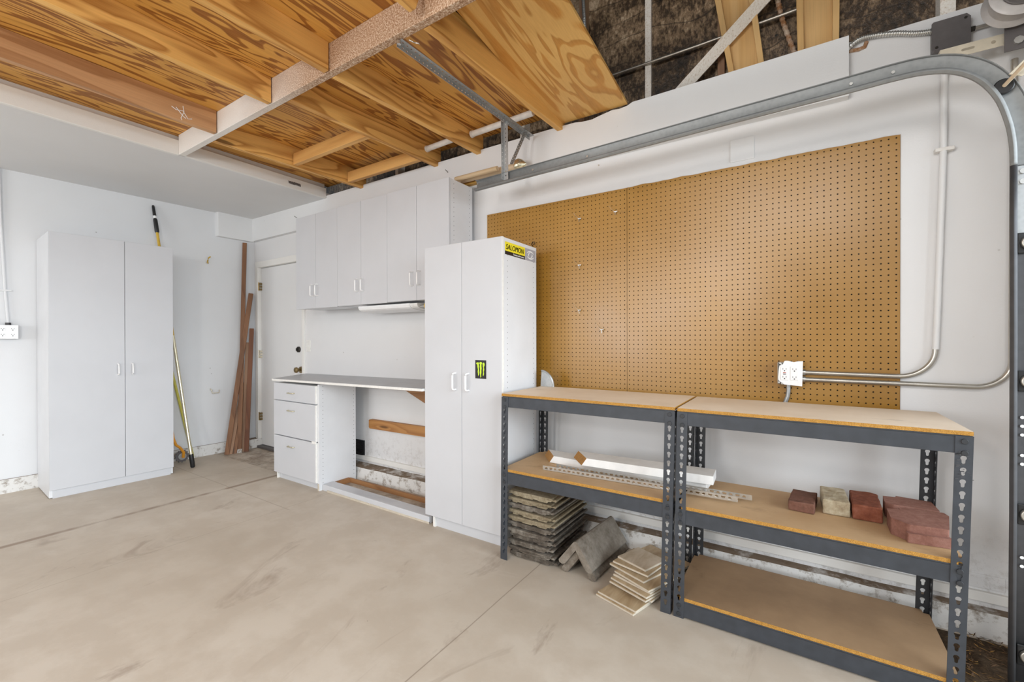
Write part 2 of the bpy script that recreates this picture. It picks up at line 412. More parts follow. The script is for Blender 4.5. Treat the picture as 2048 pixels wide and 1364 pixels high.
def holed(outer, holes, thick):
    """a flat plate (x right, y up) with holes, as verts / faces, thickness along z"""
    cu = bpy.data.curves.new('tmp', 'CURVE'); cu.dimensions = '2D'; cu.fill_mode = 'BOTH'; cu.extrude = thick/2
    for poly in [outer]+holes:
        sp = cu.splines.new('POLY'); sp.points.add(len(poly)-1); sp.use_cyclic_u = True
        for q, p in zip(sp.points, poly): q.co = (p[0], p[1], 0, 1)
    ob = bpy.data.objects.new('tmp', cu); COL.objects.link(ob)
    dg = bpy.context.evaluated_depsgraph_get(); ev = ob.evaluated_get(dg); me = ev.to_mesh()
    vs = [v.co.copy() for v in me.vertices]; fs = [tuple(p.vertices) for p in me.polygons]
    ev.to_mesh_clear(); bpy.data.objects.remove(ob); bpy.data.curves.remove(cu)
    return vs, fs
def circ(cx, cy, r, n=10): return [(cx+r*math.cos(2*math.pi*i/n), cy+r*math.sin(2*math.pi*i/n)) for i in range(n)]
def text_mesh(body, size, shear=0, spacing=1.0, bold=0.0):
    cu = bpy.data.curves.new('tmp', 'FONT'); cu.body = body; cu.size = size; cu.shear = shear; cu.space_character = spacing; cu.offset = bold; cu.extrude = .0002; cu.resolution_u = 4
    ob = bpy.data.objects.new('tmp', cu); COL.objects.link(ob)
    dg = bpy.context.evaluated_depsgraph_get(); ev = ob.evaluated_get(dg); me = ev.to_mesh()
    vs = [v.co.copy() for v in me.vertices]; fs = [tuple(p.vertices) for p in me.polygons]
    ev.to_mesh_clear(); bpy.data.objects.remove(ob); bpy.data.curves.remove(cu)
    return vs, fs

# ------------------------------------------------------------------ the room
WY = 2.55          # face of the back wall
BY = 2.505         # face of the drywall band above it
def lwx(y): return -5.215+.045*(y-.677)      # face of the left wall
LT = R(-2.58)
struct(MB().box(-5.7, 2.6, -4.7, 3.1, -.12, 0).build('floor', 'floor', bevel=0))
# floor keeps object coordinates equal to room coordinates
fl = bpy.data.objects['floor']
def origin_zero(o):
    d = o.location.copy(); o.data.transform(Matrix.Translation(d)); o.location = (0, 0, 0); return o
origin_zero(fl)
# back wall, with the door opening left of x = -4.24
DX0, DX1, DZ = -5.06, -4.165, 2.02
w = MB()
w.box(DX1, .78, WY, WY+.10, .0, 2.30); w.box(-5.4, DX0, WY, WY+.10, 0, 2.30); w.box(DX0, DX1, WY, WY+.10, DZ, 2.30)
w.box(.195, .78, WY, WY+.10, 2.30, 2.57); w.box(-5.4, .195, WY, WY+.10, 2.30, 2.555)
struct(origin_zero(w.build('wall_back', 'wall', bevel=0)))
# chipped upper edge of the band: a few broken notches
pts = [(-5.4, 2.298), (.195, 2.306), (.195, 2.578), (-.72, 2.572), (-.80, 2.573), (-.83, 2.560), (-.88, 2.555), (-.92, 2.561), (-1.02, 2.546), (-1.05, 2.540), (-1.12, 2.544), (-1.16, 2.552), (-1.30, 2.556), (-2.0, 2.558), (-5.4, 2.56)]
struct(origin_zero(MB().prism(pts, BY, WY, 'y').build('trim_1', 'wallc', bevel=0)))
struct(origin_zero(MB().add([(lwx(-4.6), -4.6, 0), (lwx(3), 3, 0), (lwx(3), 3, 2.7), (lwx(-4.6), -4.6, 2.7), (-5.7, -4.6, 0), (-5.7, 3, 0), (-5.7, 3, 2.7), (-5.7, -4.6, 2.7)],
       [(0, 1, 2, 3), (4, 7, 6, 5), (0, 3, 7, 4), (1, 5, 6, 2), (3, 2, 6, 7), (0, 4, 5, 1)]).build('wall_left', 'wall_l', bevel=0)))
# boxed-in corner on the left wall
struct(origin_zero(MB().box(lwx(2.3)-.02, lwx(2.3)+.055, 2.16, BY+.02, 2.292, 2.56).build('trim_2', 'wallc', bevel=.004)))
# concrete stem wall (kerb) and sill boards
k = MB()
def kerb(x0, x1, ya, yb, h, n):
    for i in range(n):
        a = x0+(x1-x0)*i/n; b = x0+(x1-x0)*(i+1)/n
        y = lambda x: ya+(yb-ya)*(x-x0)/(x1-x0)+.006*mnoise.noise(Vector((x*6, 1, 0)))
        hh = lambda x: h+.006*mnoise.noise(Vector((x*5, 4, 0)))
        k.hexa([(a, y(a), 0), (b, y(b), 0), (b, WY+.06, 0), (a, WY+.06, 0)], [(a, y(a)+.012, hh(a)), (b, y(b)+.012, hh(b)), (b, WY+.06, hh(b)+.008), (a, WY+.06, hh(a)+.008)])
kerb(-4.135, .76, 2.405, 2.492, .100, 60)
struct(origin_zero(k.build('trim_3', 'kerb', bevel=0)), )
struct(origin_zero(MB().box(lwx(2.5)-.05, -5.035, 2.415, WY+.04, 0, .10).build('trim_4', 'kerb', bevel=.006)))
k = MB()
for i in range(24):
    a = -4.5+7.05*i/24; b = -4.5+7.05*(i+1)/24
    if b > 2.3: b = 2.40
    if a > 2.3: continue
    q = lambda y: lwx(y)+.022+.005*mnoise.noise(Vector((y*5, 0, 3)))
    k.hexa([(q(a), a, 0), (q(b), b, 0), (lwx(b)-.05, b, 0), (lwx(a)-.05, a, 0)], [(q(a)-.008, a, .107), (q(b)-.008, b, .107), (lwx(b)-.05, b, .112), (lwx(a)-.05, a, .112)])
struct(origin_zero(k.build('baseboard_left', 'kerb', bevel=0)))
struct(origin_zero(MB().box(-4.135, .76, WY-.018, WY+.02, .128, .168).build('baseboard_back', 'trim', bevel=.003)))
struct(origin_zero(MB().box(-2.4, .70, WY-.006, WY+.02, .178, .235).build('trim_5', 'wall', bevel=.003)))
# right wall with the open garage doorway
w = MB(); w.box(.76, .90, 2.25, 2.72, 0, 3.6); w.box(.76, .90, -4.6, -2.6, 0, 3.6); w.box(.76, .90, -2.6, 2.25, 2.16, 3.6)
struct(origin_zero(w.build('wall_right', 'wallc', bevel=0)))
w = MB(); w.box(-5.7, -4.35, -4.7, -4.6, 0, 3.55); w.box(-1.85, .9, -4.7, -4.6, 0, 3.55); w.box(-4.35, -1.85, -4.7, -4.6, 0, .85); w.box(-4.35, -1.85, -4.7, -4.6, 2.25, 3.55)
struct(origin_zero(w.build('wall_front', 'wallc', bevel=0)))
# soffit, header and loft deck
struct(origin_zero(MB().add([(lwx(-4.6)-.1, -4.6, 2.545), (-3.74, -4.6, 2.535), (-3.74, WY, 2.535), (lwx(WY)-.1, WY, 2.545), (lwx(-4.6)-.1, -4.6, 2.59), (-3.74, -4.6, 2.59), (-3.74, WY, 2.59), (lwx(WY)-.1, WY, 2.59)],
    [(0, 3, 2, 1), (4, 5, 6, 7), (0, 1, 5, 4), (1, 2, 6, 5), (2, 3, 7, 6), (3, 0, 4, 7)]).build('ceiling', 'soffit', bevel=0)))
hd = thing('header_beam', 'chipped white header board along the edge of the white soffit', 'beam', (-3.76, 0, 2.53))
MB().box(-3.775, -3.752, -4.6, BY, 2.60, 2.672).build('back_board', 'soffit', hd, .002)
MB().box(-3.752, -3.722, -4.6, 1.33, 2.528, 2.635).build('fascia', 'trim', hd, .003)
MB().box(-3.752, -3.724, 1.372, BY+.0, 2.535, 2.628).build('fascia', 'trim', hd, .003)
MB().box(-3.80, -3.775, -4.6, BY, 2.536, 2.672).build('core', 'soffit', hd, .002)
p = survey(589, 376, 'x', -3.722)
q = MB()
for i in range(9):
    y0 = p.y-.055+i*.0125
    q.add([(-3.7215, y0, 2.592+random.uniform(-.004, .004)), (-3.7215, y0+.012, 2.592+random.uniform(-.004, .004)), (-3.7215, y0+.014, 2.568), (-3.7215, y0+.003, 2.566+random.uniform(0, .006))], [(0, 1, 2, 3)])
q.build('chipped_patch', 'jbox', hd)
# plywood deck: one sheet per bay so the grain changes from bay to bay
jf = [-3.165, -2.51, -1.98, -1.325]        # joists on the room side of the tie beam
jb = [(-3.30, -3.225), (-2.385, -2.345), (-1.985, -1.935), (-1.345, -1.285)]
def deck(x0, x1, y0, y1, lab, m='ply'):
    o = bx('plywood_deck', x0, x1, y0, y1, 2.672, 2.69, m, None, 0)
    return tag(o, lab, 'plywood', 'plywood loft deck sheets')
ex = [-3.80, -3.146, -2.491, -1.961, -1.30]
ln = ['against the white header', 'between the first and second bare joists', 'between the second and third bare joists', 'right of the third bare joist']
for i in range(4):
    deck(ex[i]+.001, ex[i+1]-.001, -1.6, 1.345, 'brown plywood loft sheet before the tie beam, '+ln[i])
deck(-1.298, -.98, -1.6, 1.345, 'brown plywood loft sheet ending over the broken joist end at the top of the photo')
ln2 = ['against the white header', 'around the short cross blocks', 'left of the steel strut', 'under the steel strut']
eb = [-3.80, -3.26, -2.365, -1.96, -1.30]
for i in range(4):
    deck(eb[i]+.001, eb[i+1]-.001, 1.347, WY+.02, 'brown plywood loft sheet behind the tie beam, '+ln2[i])
def joist(x0, x1, y0, y1, lab, m, h=.142, z=2.53):
    b = [(x0, y0, z), (x0+.038, y0, z), (x1+.038, y1, z), (x1, y1, z)]
    o = MB().hexa(b, [(p[0], p[1], p[2]+h) for p in b]).build('ceiling_joist', m, None, .003)
    return tag(o, lab, 'joist', 'loft floor joists')
joist(jf[0]-.02, jf[0], -1.5, 1.322, 'weathered bare joist with a white scrawl, nearest the white header', 'lumber_old')
ja = joist(jf[1]-.005, jf[1], -1.5, 1.322, 'bare pine joist before the tie beam, second from the white header', 'lumber')
joist(jf[2]-.005, jf[2], -1.5, 1.322, 'broad yellow pine joist before the tie beam, third from the white header', 'lumber')
jn = MB().hexa([(-1.34, -1.5, 2.53), (-1.302, -1.5, 2.53), (-1.287, 1.27, 2.53), (-1.325, 1.27, 2.53)], [(-1.34, -1.5, 2.672), (-1.302, -1.5, 2.672), (-1.287, 1.322, 2.672), (-1.325, 1.322, 2.672)]).build('ceiling_joist', 'lumber', None, .006)
tag(jn, 'pine joist with a chewed rounded end at the top of the photo', 'joist', 'loft floor joists')
nb = ['nearest the soffit, with cross blocks nailed to it', 'second from the soffit', 'third from the soffit', 'last before the tilted plywood sheet']
for (a, b), s in zip(jb, nb): joist(a, b, 1.368, BY+.03, 'golden pine joist behind the tie beam, '+s, 'lumber')
for y, x0, x1, s in ((1.885, -3.22, -2.37, 'nailed across the middle of the bay'), (2.345, -3.19, -2.355, 'near the back wall')):
    tag(bx('joist_block', x0, x1, y, y+.038, 2.535, 2.62, 'lumberx', None, .003), 'short pine cross block between two loft joists, '+s, 'block', 'cross blocks in the loft')
# white scrawl on the weathered joist
q = MB()
for pp in ([(343, 212), (352, 219), (366, 222), (376, 238), (384, 238)], [(366, 212), (368, 224), (362, 236), (364, 240)], [(352, 214), (366, 232), (372, 237)]):
    q.tube([survey(x, y, 'x', jf[0]+.0385) for x, y in pp], .0022, 5)
q.build('chalk_scrawl', 'sticker_white', bpy.data.objects['ceiling_joist'])
# tie beam
tb = MB().box(-3.722, .74, 1.327, 1.366, 2.53, 2.672).build('tie_beam', 'overspray', None, .003)
origin_zero(tb); tag(tb, 'long tie beam, painted white at one end and speckled brown at the other', 'beam')
# loose tilted sheet
y0, y1 = 1.35, 2.515
zz = lambda y: 2.572+(2.515-y)*.090
b = [(-1.268, y0, zz(y0)), (-.815, y0, zz(y0)), (-.832, y1, zz(y1)), (-1.30, y1, zz(y1))]
tag(MB().hexa(b, [(p[0], p[1], p[2]+.018) for p in b]).build('plywood_sheet', 'ply_light', None, .001), 'loose pale plywood sheet resting on the wall top and tie beam, its bold grain bare', 'plywood')

# ------------------------------------------------------------------ open gable above the back wall
struct(origin_zero(MB().box(-5.4, 2.0, 2.70, 2.72, 2.3, 4.6).build('wall_gable', 'felt', bevel=0)))
struct(origin_zero(MB().box(-5.7, .90, -4.7, 3.1, 3.55, 3.6).build('roof', 'dark', bevel=0)))
struct(origin_zero(MB().box(-5.4, .78, WY+.10, 2.70, 2.45, 2.548).build('trim_6', 'studwood', bevel=.002)))
def stud(px, lab, w=.036, m='studwood', lean=0, y=2.62):
    a = survey(px, 180, 'y', y); x = a.x
    tag(MB().hexa([(x, y, 2.55), (x+w, y, 2.55), (x+w, 2.70, 2.55), (x, 2.70, 2.55)], [(x+lean, y, 3.55), (x+w+lean, y, 3.55), (x+w+lean, 2.70, 3.55), (x+lean, 2.70, 3.55)]).build('gable_stud', m, None, .002), lab, 'stud', 'studs of the open gable')
stud(1158, 'reddish gable stud beside the corrugated flexible conduit, right of the tilted plywood', .036)
stud(1290, 'pale sprayed gable stud standing alone between the tilted plywood and the diagonal brace', .036, 'brace', 0, 2.675)
stud(1435, 'brown gable stud partly hidden behind the diagonal brace', .036, 'studwood', 0, 2.658)
stud(1880, 'pinkish gable stud above the grey junction box at the top edge', .05, 'brace')
for q, (px, lab) in enumerate(((790, 'short stud seen in the gap above the wall cabinets'), (1040, 'short pale stud seen in the gap behind the steel strut'))):
    stud(px, lab, .036, 'brace')
# diagonal brace
a, b = survey(1325, 193, 'y', 2.52), survey(1362, 181, 'y', 2.52)
d = (survey(1497, 0, 'y', 2.52)-a); d = d/d.z
e = (survey(1540, 0, 'y', 2.52)-b); e = e/e.z
z0, z1 = 2.50, 3.4
P = lambda p, v, z: Vector((p.x+v.x*(z-p.z), 0, z))
A0, A1, B0, B1 = P(a, d, z0), P(a, d, z1), P(b, d, z0), P(b, d, z1)
al = R(36); bw, bt = (B0.x-A0.x)*.82, .075
def sect(x):          # board turned about its own length, so a narrow brown edge shows on the left
    p1 = Vector((x, 2.556, 0)); u = Vector((math.cos(al), math.sin(al), 0)); v = Vector((-math.sin(al), math.cos(al), 0))
    c0 = p1+v*0+Vector((.012, 0, 0))
    return [c0, c0+u*bw, c0+u*bw+v*bt, c0+v*bt]
lo = [Vector((p.x, p.y, z0)) for p in sect(A0.x)]; hi = [Vector((p.x, p.y, z1)) for p in sect(A1.x)]
q = MB(); q.add(lo+hi, [(0, 1, 5, 4), (1, 2, 6, 5), (3, 2, 1, 0), (4, 5, 6, 7)], 'brace'); q.add(lo+hi, [(3, 0, 4, 7), (2, 3, 7, 6)], 'studwood')
o = q.build('diagonal_brace', 'brace', None, 0)
bm = bmesh.new(); bm.from_mesh(o.data); bmesh.ops.remove_doubles(bm, verts=bm.verts, dist=.0001); bmesh.ops.recalc_face_normals(bm, faces=bm.faces); bm.to_mesh(o.data); bm.free()
tag(o, 'white oversprayed diagonal brace rising from the wall top', 'brace')
# two framed pine panels standing behind the wall top
def framed(x0b, x1b, x0t, x1t, lab, y=2.60):
    t = thing('framed_panel', lab, 'panel', ((x0b+x1b)/2, y, 2.55), 0, 'framed panels in the gable')
    zt = 3.3
    L = lambda u, z: (x0b+(x1b-x0b)*u)+((x0t+(x1t-x0t)*u)-(x0b+(x1b-x0b)*u))*(z-2.55)/.75
    w = .16
    for u0, u1 in ((0, w), (1-w, 1)):
        MB().hexa([(L(u0, 2.55), y, 2.55), (L(u1, 2.55), y, 2.55), (L(u1, 2.55), y+.05, 2.55), (L(u0, 2.55), y+.05, 2.55)], [(L(u0, zt), y, zt), (L(u1, zt), y, zt), (L(u1, zt), y+.05, zt), (L(u0, zt), y+.05, zt)]).build('frame_rail', 'framewood', t, .002)
    MB().hexa([(L(w, 2.59), y+.038, 2.59), (L(1-w, 2.59), y+.038, 2.59), (L(1-w, 2.59), y+.05, 2.59), (L(w, 2.59), y+.05, 2.59)], [(L(w, zt), y+.038, zt), (L(1-w, zt), y+.038, zt), (L(1-w, zt), y+.05, zt), (L(w, zt), y+.05, zt)]).build('panel', 'framewood', t, 0)
yF = 2.60
pq = [survey(x, y, 'y', yF).x for x, y in ((1462, 148), (1532, 128), (1436, 0), (1512, 0), (1596, 105), (1678, 85), (1592, 0), (1680, 0))]
def ext(b, t, zb=2.60, zt0=2.95): return b+(t-b)*(.75/(zt0-zb))*.9
framed(pq[0], pq[1], ext(pq[0], pq[2]), ext(pq[1], pq[3]), 'pale framed pine panel crossed by the diagonal brace', yF)
framed(pq[4], pq[5], ext(pq[4], pq[6]), ext(pq[5], pq[7]), 'pale framed pine panel standing right of the corrugated conduit', yF)
# thin conduit and flexible conduits of the gable
tag(MB().tube([survey(1218, 153, 'y', 2.662), survey(1400, 90, 'y', 2.662), survey(1600, 17, 'y', 2.662)], .0085, 10).build('thin_conduit', 'conduit', None, 0, True), 'thin grey conduit running across the dark gable felt', 'conduit')
def flex(name, pts, r, lab, m='conduit', n=90, cat='conduit'):
    P = [Vector(p) for p in pts]; out = []
    for i in range(n+1):
        t = i/n*(len(P)-1); k = min(int(t), len(P)-2); u = t-k
        p0 = P[max(k-1, 0)]; p1 = P[k]; p2 = P[k+1]; p3 = P[min(k+2, len(P)-1)]
        out.append(.5*((2*p1)+(p2-p0)*u+(2*p0-5*p1+4*p2-p3)*u*u+(3*p1-p0-3*p2+p3)*u**3))
    o = MB().tube(out, r, 10, None, True, (1.0, 1.0, .74)).build(name, m, None, 0, True)
    return tag(o, lab, cat)
flex('flexible_conduit', [survey(1166, -10, 'y', 2.60), survey(1168, 30, 'y', 2.60), survey(1172, 90, 'y', 2.60)], .011, 'silvery corrugated conduit beside the reddish stud by the tilted plywood', 'galv', 120)
flex('flexible_conduit', [survey(1553, -10, 'y', 2.675), survey(1565, 40, 'y', 2.675), survey(1592, 115, 'y', 2.675)], .013, 'brownish corrugated conduit between the two framed pine panels', 'rust', 50)
# painted pipe ends between the joists
for xa, xb, s in ((-1.885, -1.395, 'under the steel strut'), (-2.31, -2.0, 'left of the third loft joist')):
    tag(MB().cyl((xa, 2.385, 2.618), (xb, 2.385, 2.628), .020, 16).cyl((xa+.012, 2.385, 2.618), (xa-.004, 2.385, 2.618), .023, 16).build('painted_pipe', 'whitepipe', None, 0, True), 'white painted pipe stub between the loft joists, '+s, 'pipe')

# ------------------------------------------------------------------ garage door hardware
tr = thing('garage_door_track', 'grey steel door track curving down at the right end of the back wall', 'track', (.6, 2.2, 0))
TY = 2.205
prof = [(.066, -.012), (.066, 0), (.050, .004), (.020, .004), (.006, 0), (0, -.006), (-.002, -.018), (.004, -.026), (.012, -.026)]
# path along the inner lip
frames = []
RC = .36; xv = .612; zb = 2.118; za = zb+.045
def spline(P, n):
    P = [Vector(p) for p in P]; out = []
    for i in range(n+1):
        t = i/n*(len(P)-1); k = min(int(t), len(P)-2); u = t-k
        p0 = P[max(k-1, 0)]; p1 = P[k]; p2 = P[k+1]; p3 = P[min(k+2, len(P)-1)]
        out.append(.5*((2*p1)+(p2-p0)*u+(2*p0-5*p1+4*p2-p3)*u*u+(3*p1-p0-3*p2+p3)*u**3))
    return out
bend = [(.1, 2.177), (.22, 2.180), (.31, 2.182), (.39, 2.178), (.465, 2.157), (.527, 2.110), (.573, 2.035), (.599, 1.945), (.610, 1.865), (.612, 1.79)]
path = [(-1.705, 2.138), (-.9, 2.156), (-.3, 2.170)]+[tuple(p[:2]) for p in spline([(a, b, 0) for a, b in bend], 45)]
NB = len(path)
path += [(xv, 1.6), (xv+.001, 1.2), (xv+.001, .6), (xv-.002, .02)]
# straight run meets the arc with a little hump, as in the bent track
pv = [Vector((p[0], TY, p[1])) for p in path]
for i, p in enumerate(pv):
    t = (pv[min(i+1, len(pv)-1)]-pv[max(i-1, 0)]).normalized()
    nrm = Vector((-t.z, 0, t.x))
    frames.append((p, nrm, Vector((0, 1, 0))))
MB().sweep(frames[:NB], prof).build('curved_rail', 'track', tr, 0, True, solid=.0022)
MB().sweep(frames[NB-1:], prof).build('upright_rail', 'trackdark', tr, 0, True, solid=.0022)
q = MB()
for px, py in ((1010, 352), (1066, 340), (1175, 313), (1440, 248), (1702, 168), (1786, 145)):
    c = survey(px, py, 'y', TY-.0); q.cyl((c.x, TY+.004, c.z), (c.x, TY-.004, c.z), .006, 10)
for px, py in ((956, 368), (957, 376), (1197, 330)):
    c = survey(px, py, 'y', TY); q.cyl((c.x, TY+.004, c.z), (c.x, TY-.001, c.z), .004, 8)
for piece in q.pieces(): piece.build('rivet', 'bright_steel', tr, 0, True)
# splice plate, holes and latch slots of the upright
MB().box(xv+.012, xv+.062, TY-.004, TY-.0005, 1.56, 1.79).build('splice_plate', 'galv', tr, .001)
q = MB()
for z in (1.03, 1.06, .90, .87, .93, .77, .80, 1.75, 1.72, .45, .42): q.disc((xv+.032, TY-.0012, z), (0, -1, 0), .0055, 10)
for piece in q.pieces(): piece.build('bolt_hole', 'sticker_white', tr)
q = MB()
for z in (1.77, 1.735): q.cyl((xv+.03, TY-.004, z), (xv+.03, TY-.012, z), .009, 8); q.cyl((xv+.052, TY-.004, z), (xv+.052, TY-.012, z), .009, 8)
for piece in q.pieces(): piece.build('bolt', 'bright_steel', tr, 0, True)
# brackets of the upright
for z, s in ((1.525, 'uppermost on the upright track'), (1.055, 'level with the twin outlet box'), (.60, 'below the level of the shelf tops'), (.12, 'lowest, near the floor')):
    t = thing('track_bracket', 'black track bracket with a pale bolt head, '+s, 'bracket', (xv+.045, TY-.02, z), 0, 'brackets of the upright track')
    MB().cyl((xv+.045, TY-.010, z), (xv+.045, TY-.024, z), .023, 20).build('bolt_head', 'conduit', t, .003, True)
    bx('plate', xv+.018, xv+.10, TY-.010, TY-.004, z-.035, z+.035, 'black', t, .004)
# top roller bracket in the bend
t = thing('roller_bracket', 'cream top roller bracket sitting in the bend of the track', 'bracket', (.57, TY, 2.1))
c = survey(2008, 172, 'y', TY-.02)
MB().cyl((c.x, TY-.006, c.z), (c.x, TY-.022, c.z), .026, 20).build('wheel', 'black', t, .003, True)
MB().cyl((c.x, TY-.022, c.z), (c.x+.03, TY-.13, c.z+.03), .006, 10).build('stem', 'rodwood', t, 0, True)
MB().hexa([(c.x+.0, TY-.06, c.z+.02), (c.x+.03, TY-.06, c.z+.005), (c.x+.03, TY-.055, c.z+.005), (c.x, TY-.055, c.z+.02)], [(c.x+.06, TY-.06, c.z+.085), (c.x+.14, TY-.06, c.z+.055), (c.x+.14, TY-.055, c.z+.055), (c.x+.06, TY-.055, c.z+.085)]).build('bracket_plate', 'cream', t, .001)
# strut, hanger and brace
def perforated(name, a, b, width, mat, parent, face, n=None, r=.004, holes=True, flange=.022):
    """steel angle from a to b; face = unit vector across the holed leg; second leg at right angles"""
    a, b = Vector(a), Vector(b); L = (b-a).length; d = (b-a)/L; f = Vector(face); f = (f-d*f.dot(d)).normalized(); nn = d.cross(f)
    hs = [circ(.02+i*.0254, width/2, r, 8) for i in range(int((L-.03)/.0254)+1)] if holes else []
    vs, fs = holed([(0, 0), (L, 0), (L, width), (0, width)], hs, .002)
    m = MB(); m.add([a+d*p.x+f*p.y+nn*p.z for p in vs], fs)
    hs2 = [circ(.033+i*.0254, flange/2, r, 8) for i in range(int((L-.04)/.0254)+1)] if holes else []
    vs, fs = holed([(0, 0), (L, 0), (L, flange), (0, flange)], hs2, .002)
    m.add([a+d*p.x+nn*p.y+f*p.z for p in vs], fs)
    return m.build(name, mat, parent)
hg = thing('track_hanger', 'perforated steel angle strut and hanger holding the door track', 'hanger', (-1.47, 2.2, 2.5))
perforated('strut', (-1.49, 1.352, 2.522), (-1.472, 2.47, 2.528), .034, 'galv', hg, (1, 0, 0))
perforated('hanger_leg', (-1.493, 2.192, 2.515), (-1.493, 2.198, 2.165), .034, 'galv', hg, (1, 0, 0))
perforated('hanger_brace', (-1.455, 2.385, 2.522), (-1.462, 2.23, 2.265), .018, 'galv', hg, (1, 0, 0), flange=.010)
MB().cyl((-1.476, 1.352, 2.520), (-1.476, 1.352, 2.506), .009, 8).build('bolt', 'bright_steel', hg)
q = survey(822, 82, 'z', 2.525)
tag(MB().tube([survey(818, 80, 'z', 2.524), survey(826, 84, 'z', 2.517), survey(832, 86, 'z', 2.520), survey(838, 87, 'z', 2.517), survey(839, 89, 'z', 2.512)], .0022, 6).build('loose_wire', 'bright_steel', None, 0, True), 'short curled wire end hanging under the tie beam by the strut', 'wire')
# spring drum, bearing plate and slotted angle at the right
sp = thing('spring_drum', 'pale cable drum of the door spring at the top right corner', 'drum', (.67, 2.38, 2.40))
c = survey(2035, -4, 'y', 2.36)
MB().tube([(c.x, 2.300, c.z), (c.x, 2.305, c.z), (c.x, 2.33, c.z), (c.x, 2.37, c.z), (c.x, 2.385, c.z), (c.x, 2.39, c.z)], [.080, .090, .074, .074, .090, .084], 36).build('drum', 'drum', sp, .001, True)
MB().tube([(c.x, 2.27, c.z), (c.x, 2.301, c.z)], [.022, .026], 20).build('hub', 'conduit', sp, 0, True)
MB().cyl((c.x, 2.2995, c.z), (c.x, 2.292, c.z), .060, 28).build('inner_plate', 'jbox', sp, .003, True)
MB().tube([(c.x, 1.9, c.z), (c.x, 2.45, c.z)], .0127, 14).build('torsion_shaft', 'conduit', sp, 0, True)
a, b2 = survey(2009, 40, 'y', 2.41), survey(2060, 92, 'y', 2.41)
MB().box(a.x, b2.x, 2.41, 2.415, b2.z, a.z+.06).build('bearing_plate', 'jbox', sp, .001)
for dx in (.035, .067): MB().cyl((a.x+dx, 2.41, b2.z+.03), (a.x+dx, 2.399, b2.z+.03), .014, 8).build('bolt', 'bright_steel', sp)
a, b2 = survey(1880, 118, 'y', 2.43), survey(2060, 80, 'y', 2.43)
L = b2.x-a.x
hs = [[(.08+i*.07+dx, .022+dy) for dx, dy in ((-.016, -.005), (.016, -.005), (.02, 0), (.016, .005), (-.016, .005), (-.02, 0))] if i % 2 == 0 else circ(.08+i*.07, .022, .007) for i in range(int((L-.1)/.07)+1)]
vs, fs = holed([(0, 0), (L, 0), (L, .044), (0, .044)], hs, .003)
zb = a.z-.01
tag(MB().add([(a.x+p.x, 2.43+p.z, zb+p.y) for p in vs], fs).box(a.x, b2.x, 2.43, 2.50, zb+.042, zb+.045).build('slotted_angle', 'cream'), 'white slotted steel angle fixed above the bend of the door track', 'bracket')

# ------------------------------------------------------------------ electrics of the back wall
jb_ = thing('junction_box', 'grey square steel junction box with a notched cover at the upper right', 'junction box', (.53, 2.5, 2.40))
a, b2 = survey(1867, 58, 'y', 2.505), survey(1940, 83, 'y', 2.505)
x0, x1, z0, z1 = a.x-.002, b2.x+.0, 2.402, 2.522
bx('box_body', x0, x1, 2.512, WY, z0, z1, 'jbox', jb_, .004)
ch = .012
MB().prism([(x0-.003+ch, z0-.003), (x1+.003-ch*.3, z0-.003), (x1+.003, z0+ch*.3), (x1+.003, z1-ch), (x1+.003-ch, z1+.003), (x0+ch*.2, z1+.003), (x0-.003, z1-ch*.2), (x0-.003, z0+ch)], 2.506, 2.512, 'y').build('cover', 'jbox', jb_, .001)
q = MB()
for sx, sz in ((x0+.012, z0+.014), (x1-.012, z1-.014)): q.cyl((sx, 2.508, sz), (sx, 2.503, sz), .005, 8)
for piece in q.pieces(): piece.build('screw', 'darkmetal', jb_)
zc = 2.455
flex('flexible_conduit', [(.06, 2.60, 2.50), (.15, 2.545, 2.505), survey(1713, 82, 'y', 2.528), survey(1745, 72, 'y', 2.53), survey(1790, 67, 'y', 2.53), survey(1830, 67, 'y', 2.53), (x0+.002, 2.53, survey(1868, 62, 'y', 2.53).z)], .0115, 'silver corrugated conduit entering the left side of the grey junction box', 'bright_steel', 150)
tag(MB().cyl((x1, 2.53, zc+.01), (x1+.02, 2.53, zc+.01), .010, 10, 'darkmetal').cyl((x1+.02, 2.53, zc+.01), (.76, 2.53, zc+.012), .0075, 12, None).build('rigid_conduit', 'conduit', None, 0, True), 'thin steel conduit leaving the right side of the grey junction box', 'conduit')
tag(MB().tube([survey(1690, 104, 'y', 2.548), survey(1718, 99, 'y', 2.546), survey(1729, 94, 'y', 2.546), survey(1733, 84, 'y', 2.548)], .0085, 10).build('painted_pipe', 'rust', None, 0, True), 'rusty bent pipe end just right of the edge of the white drywall band', 'pipe')
# vertical conduit down to the outlet box, and its neighbour
ob = thing('outlet_box', 'steel outlet box with four sockets under a broken white plate on the pegboard', 'outlet box', (-.03, 2.5, .98))
xa, xb, zo0, zo1 = -.082, .016, .978, 1.092
YB = 2.492
bx('box_body', xa, xb, YB, WY-.006, zo0+.002, zo1-.004, 'conduit', ob, .004)
bx('box_opening', xa+.004, xb-.004, YB-.0012, YB+.004, zo0+.006, zo1-.008, 'black', ob, 0)
pl = MB().prism([(xa+.028, zo0+.002), (xb+.003, zo0-.003), (xb+.006, zo1+.002), (xb-.015, zo1+.001), (xb-.03, zo1-.003), (xa+.042, zo1+.003), (xa+.030, zo1+.002), (xa+.022, zo1-.017), (xa+.009, zo1-.021), (xa+.007, zo1-.035), (xa+.004, zo0+.035), (xa+.005, zo0+.022), (xa+.018, zo0+.010)], YB-.006, YB-.0015, 'y').build('cover_plate', 'white_plastic', ob, .001)
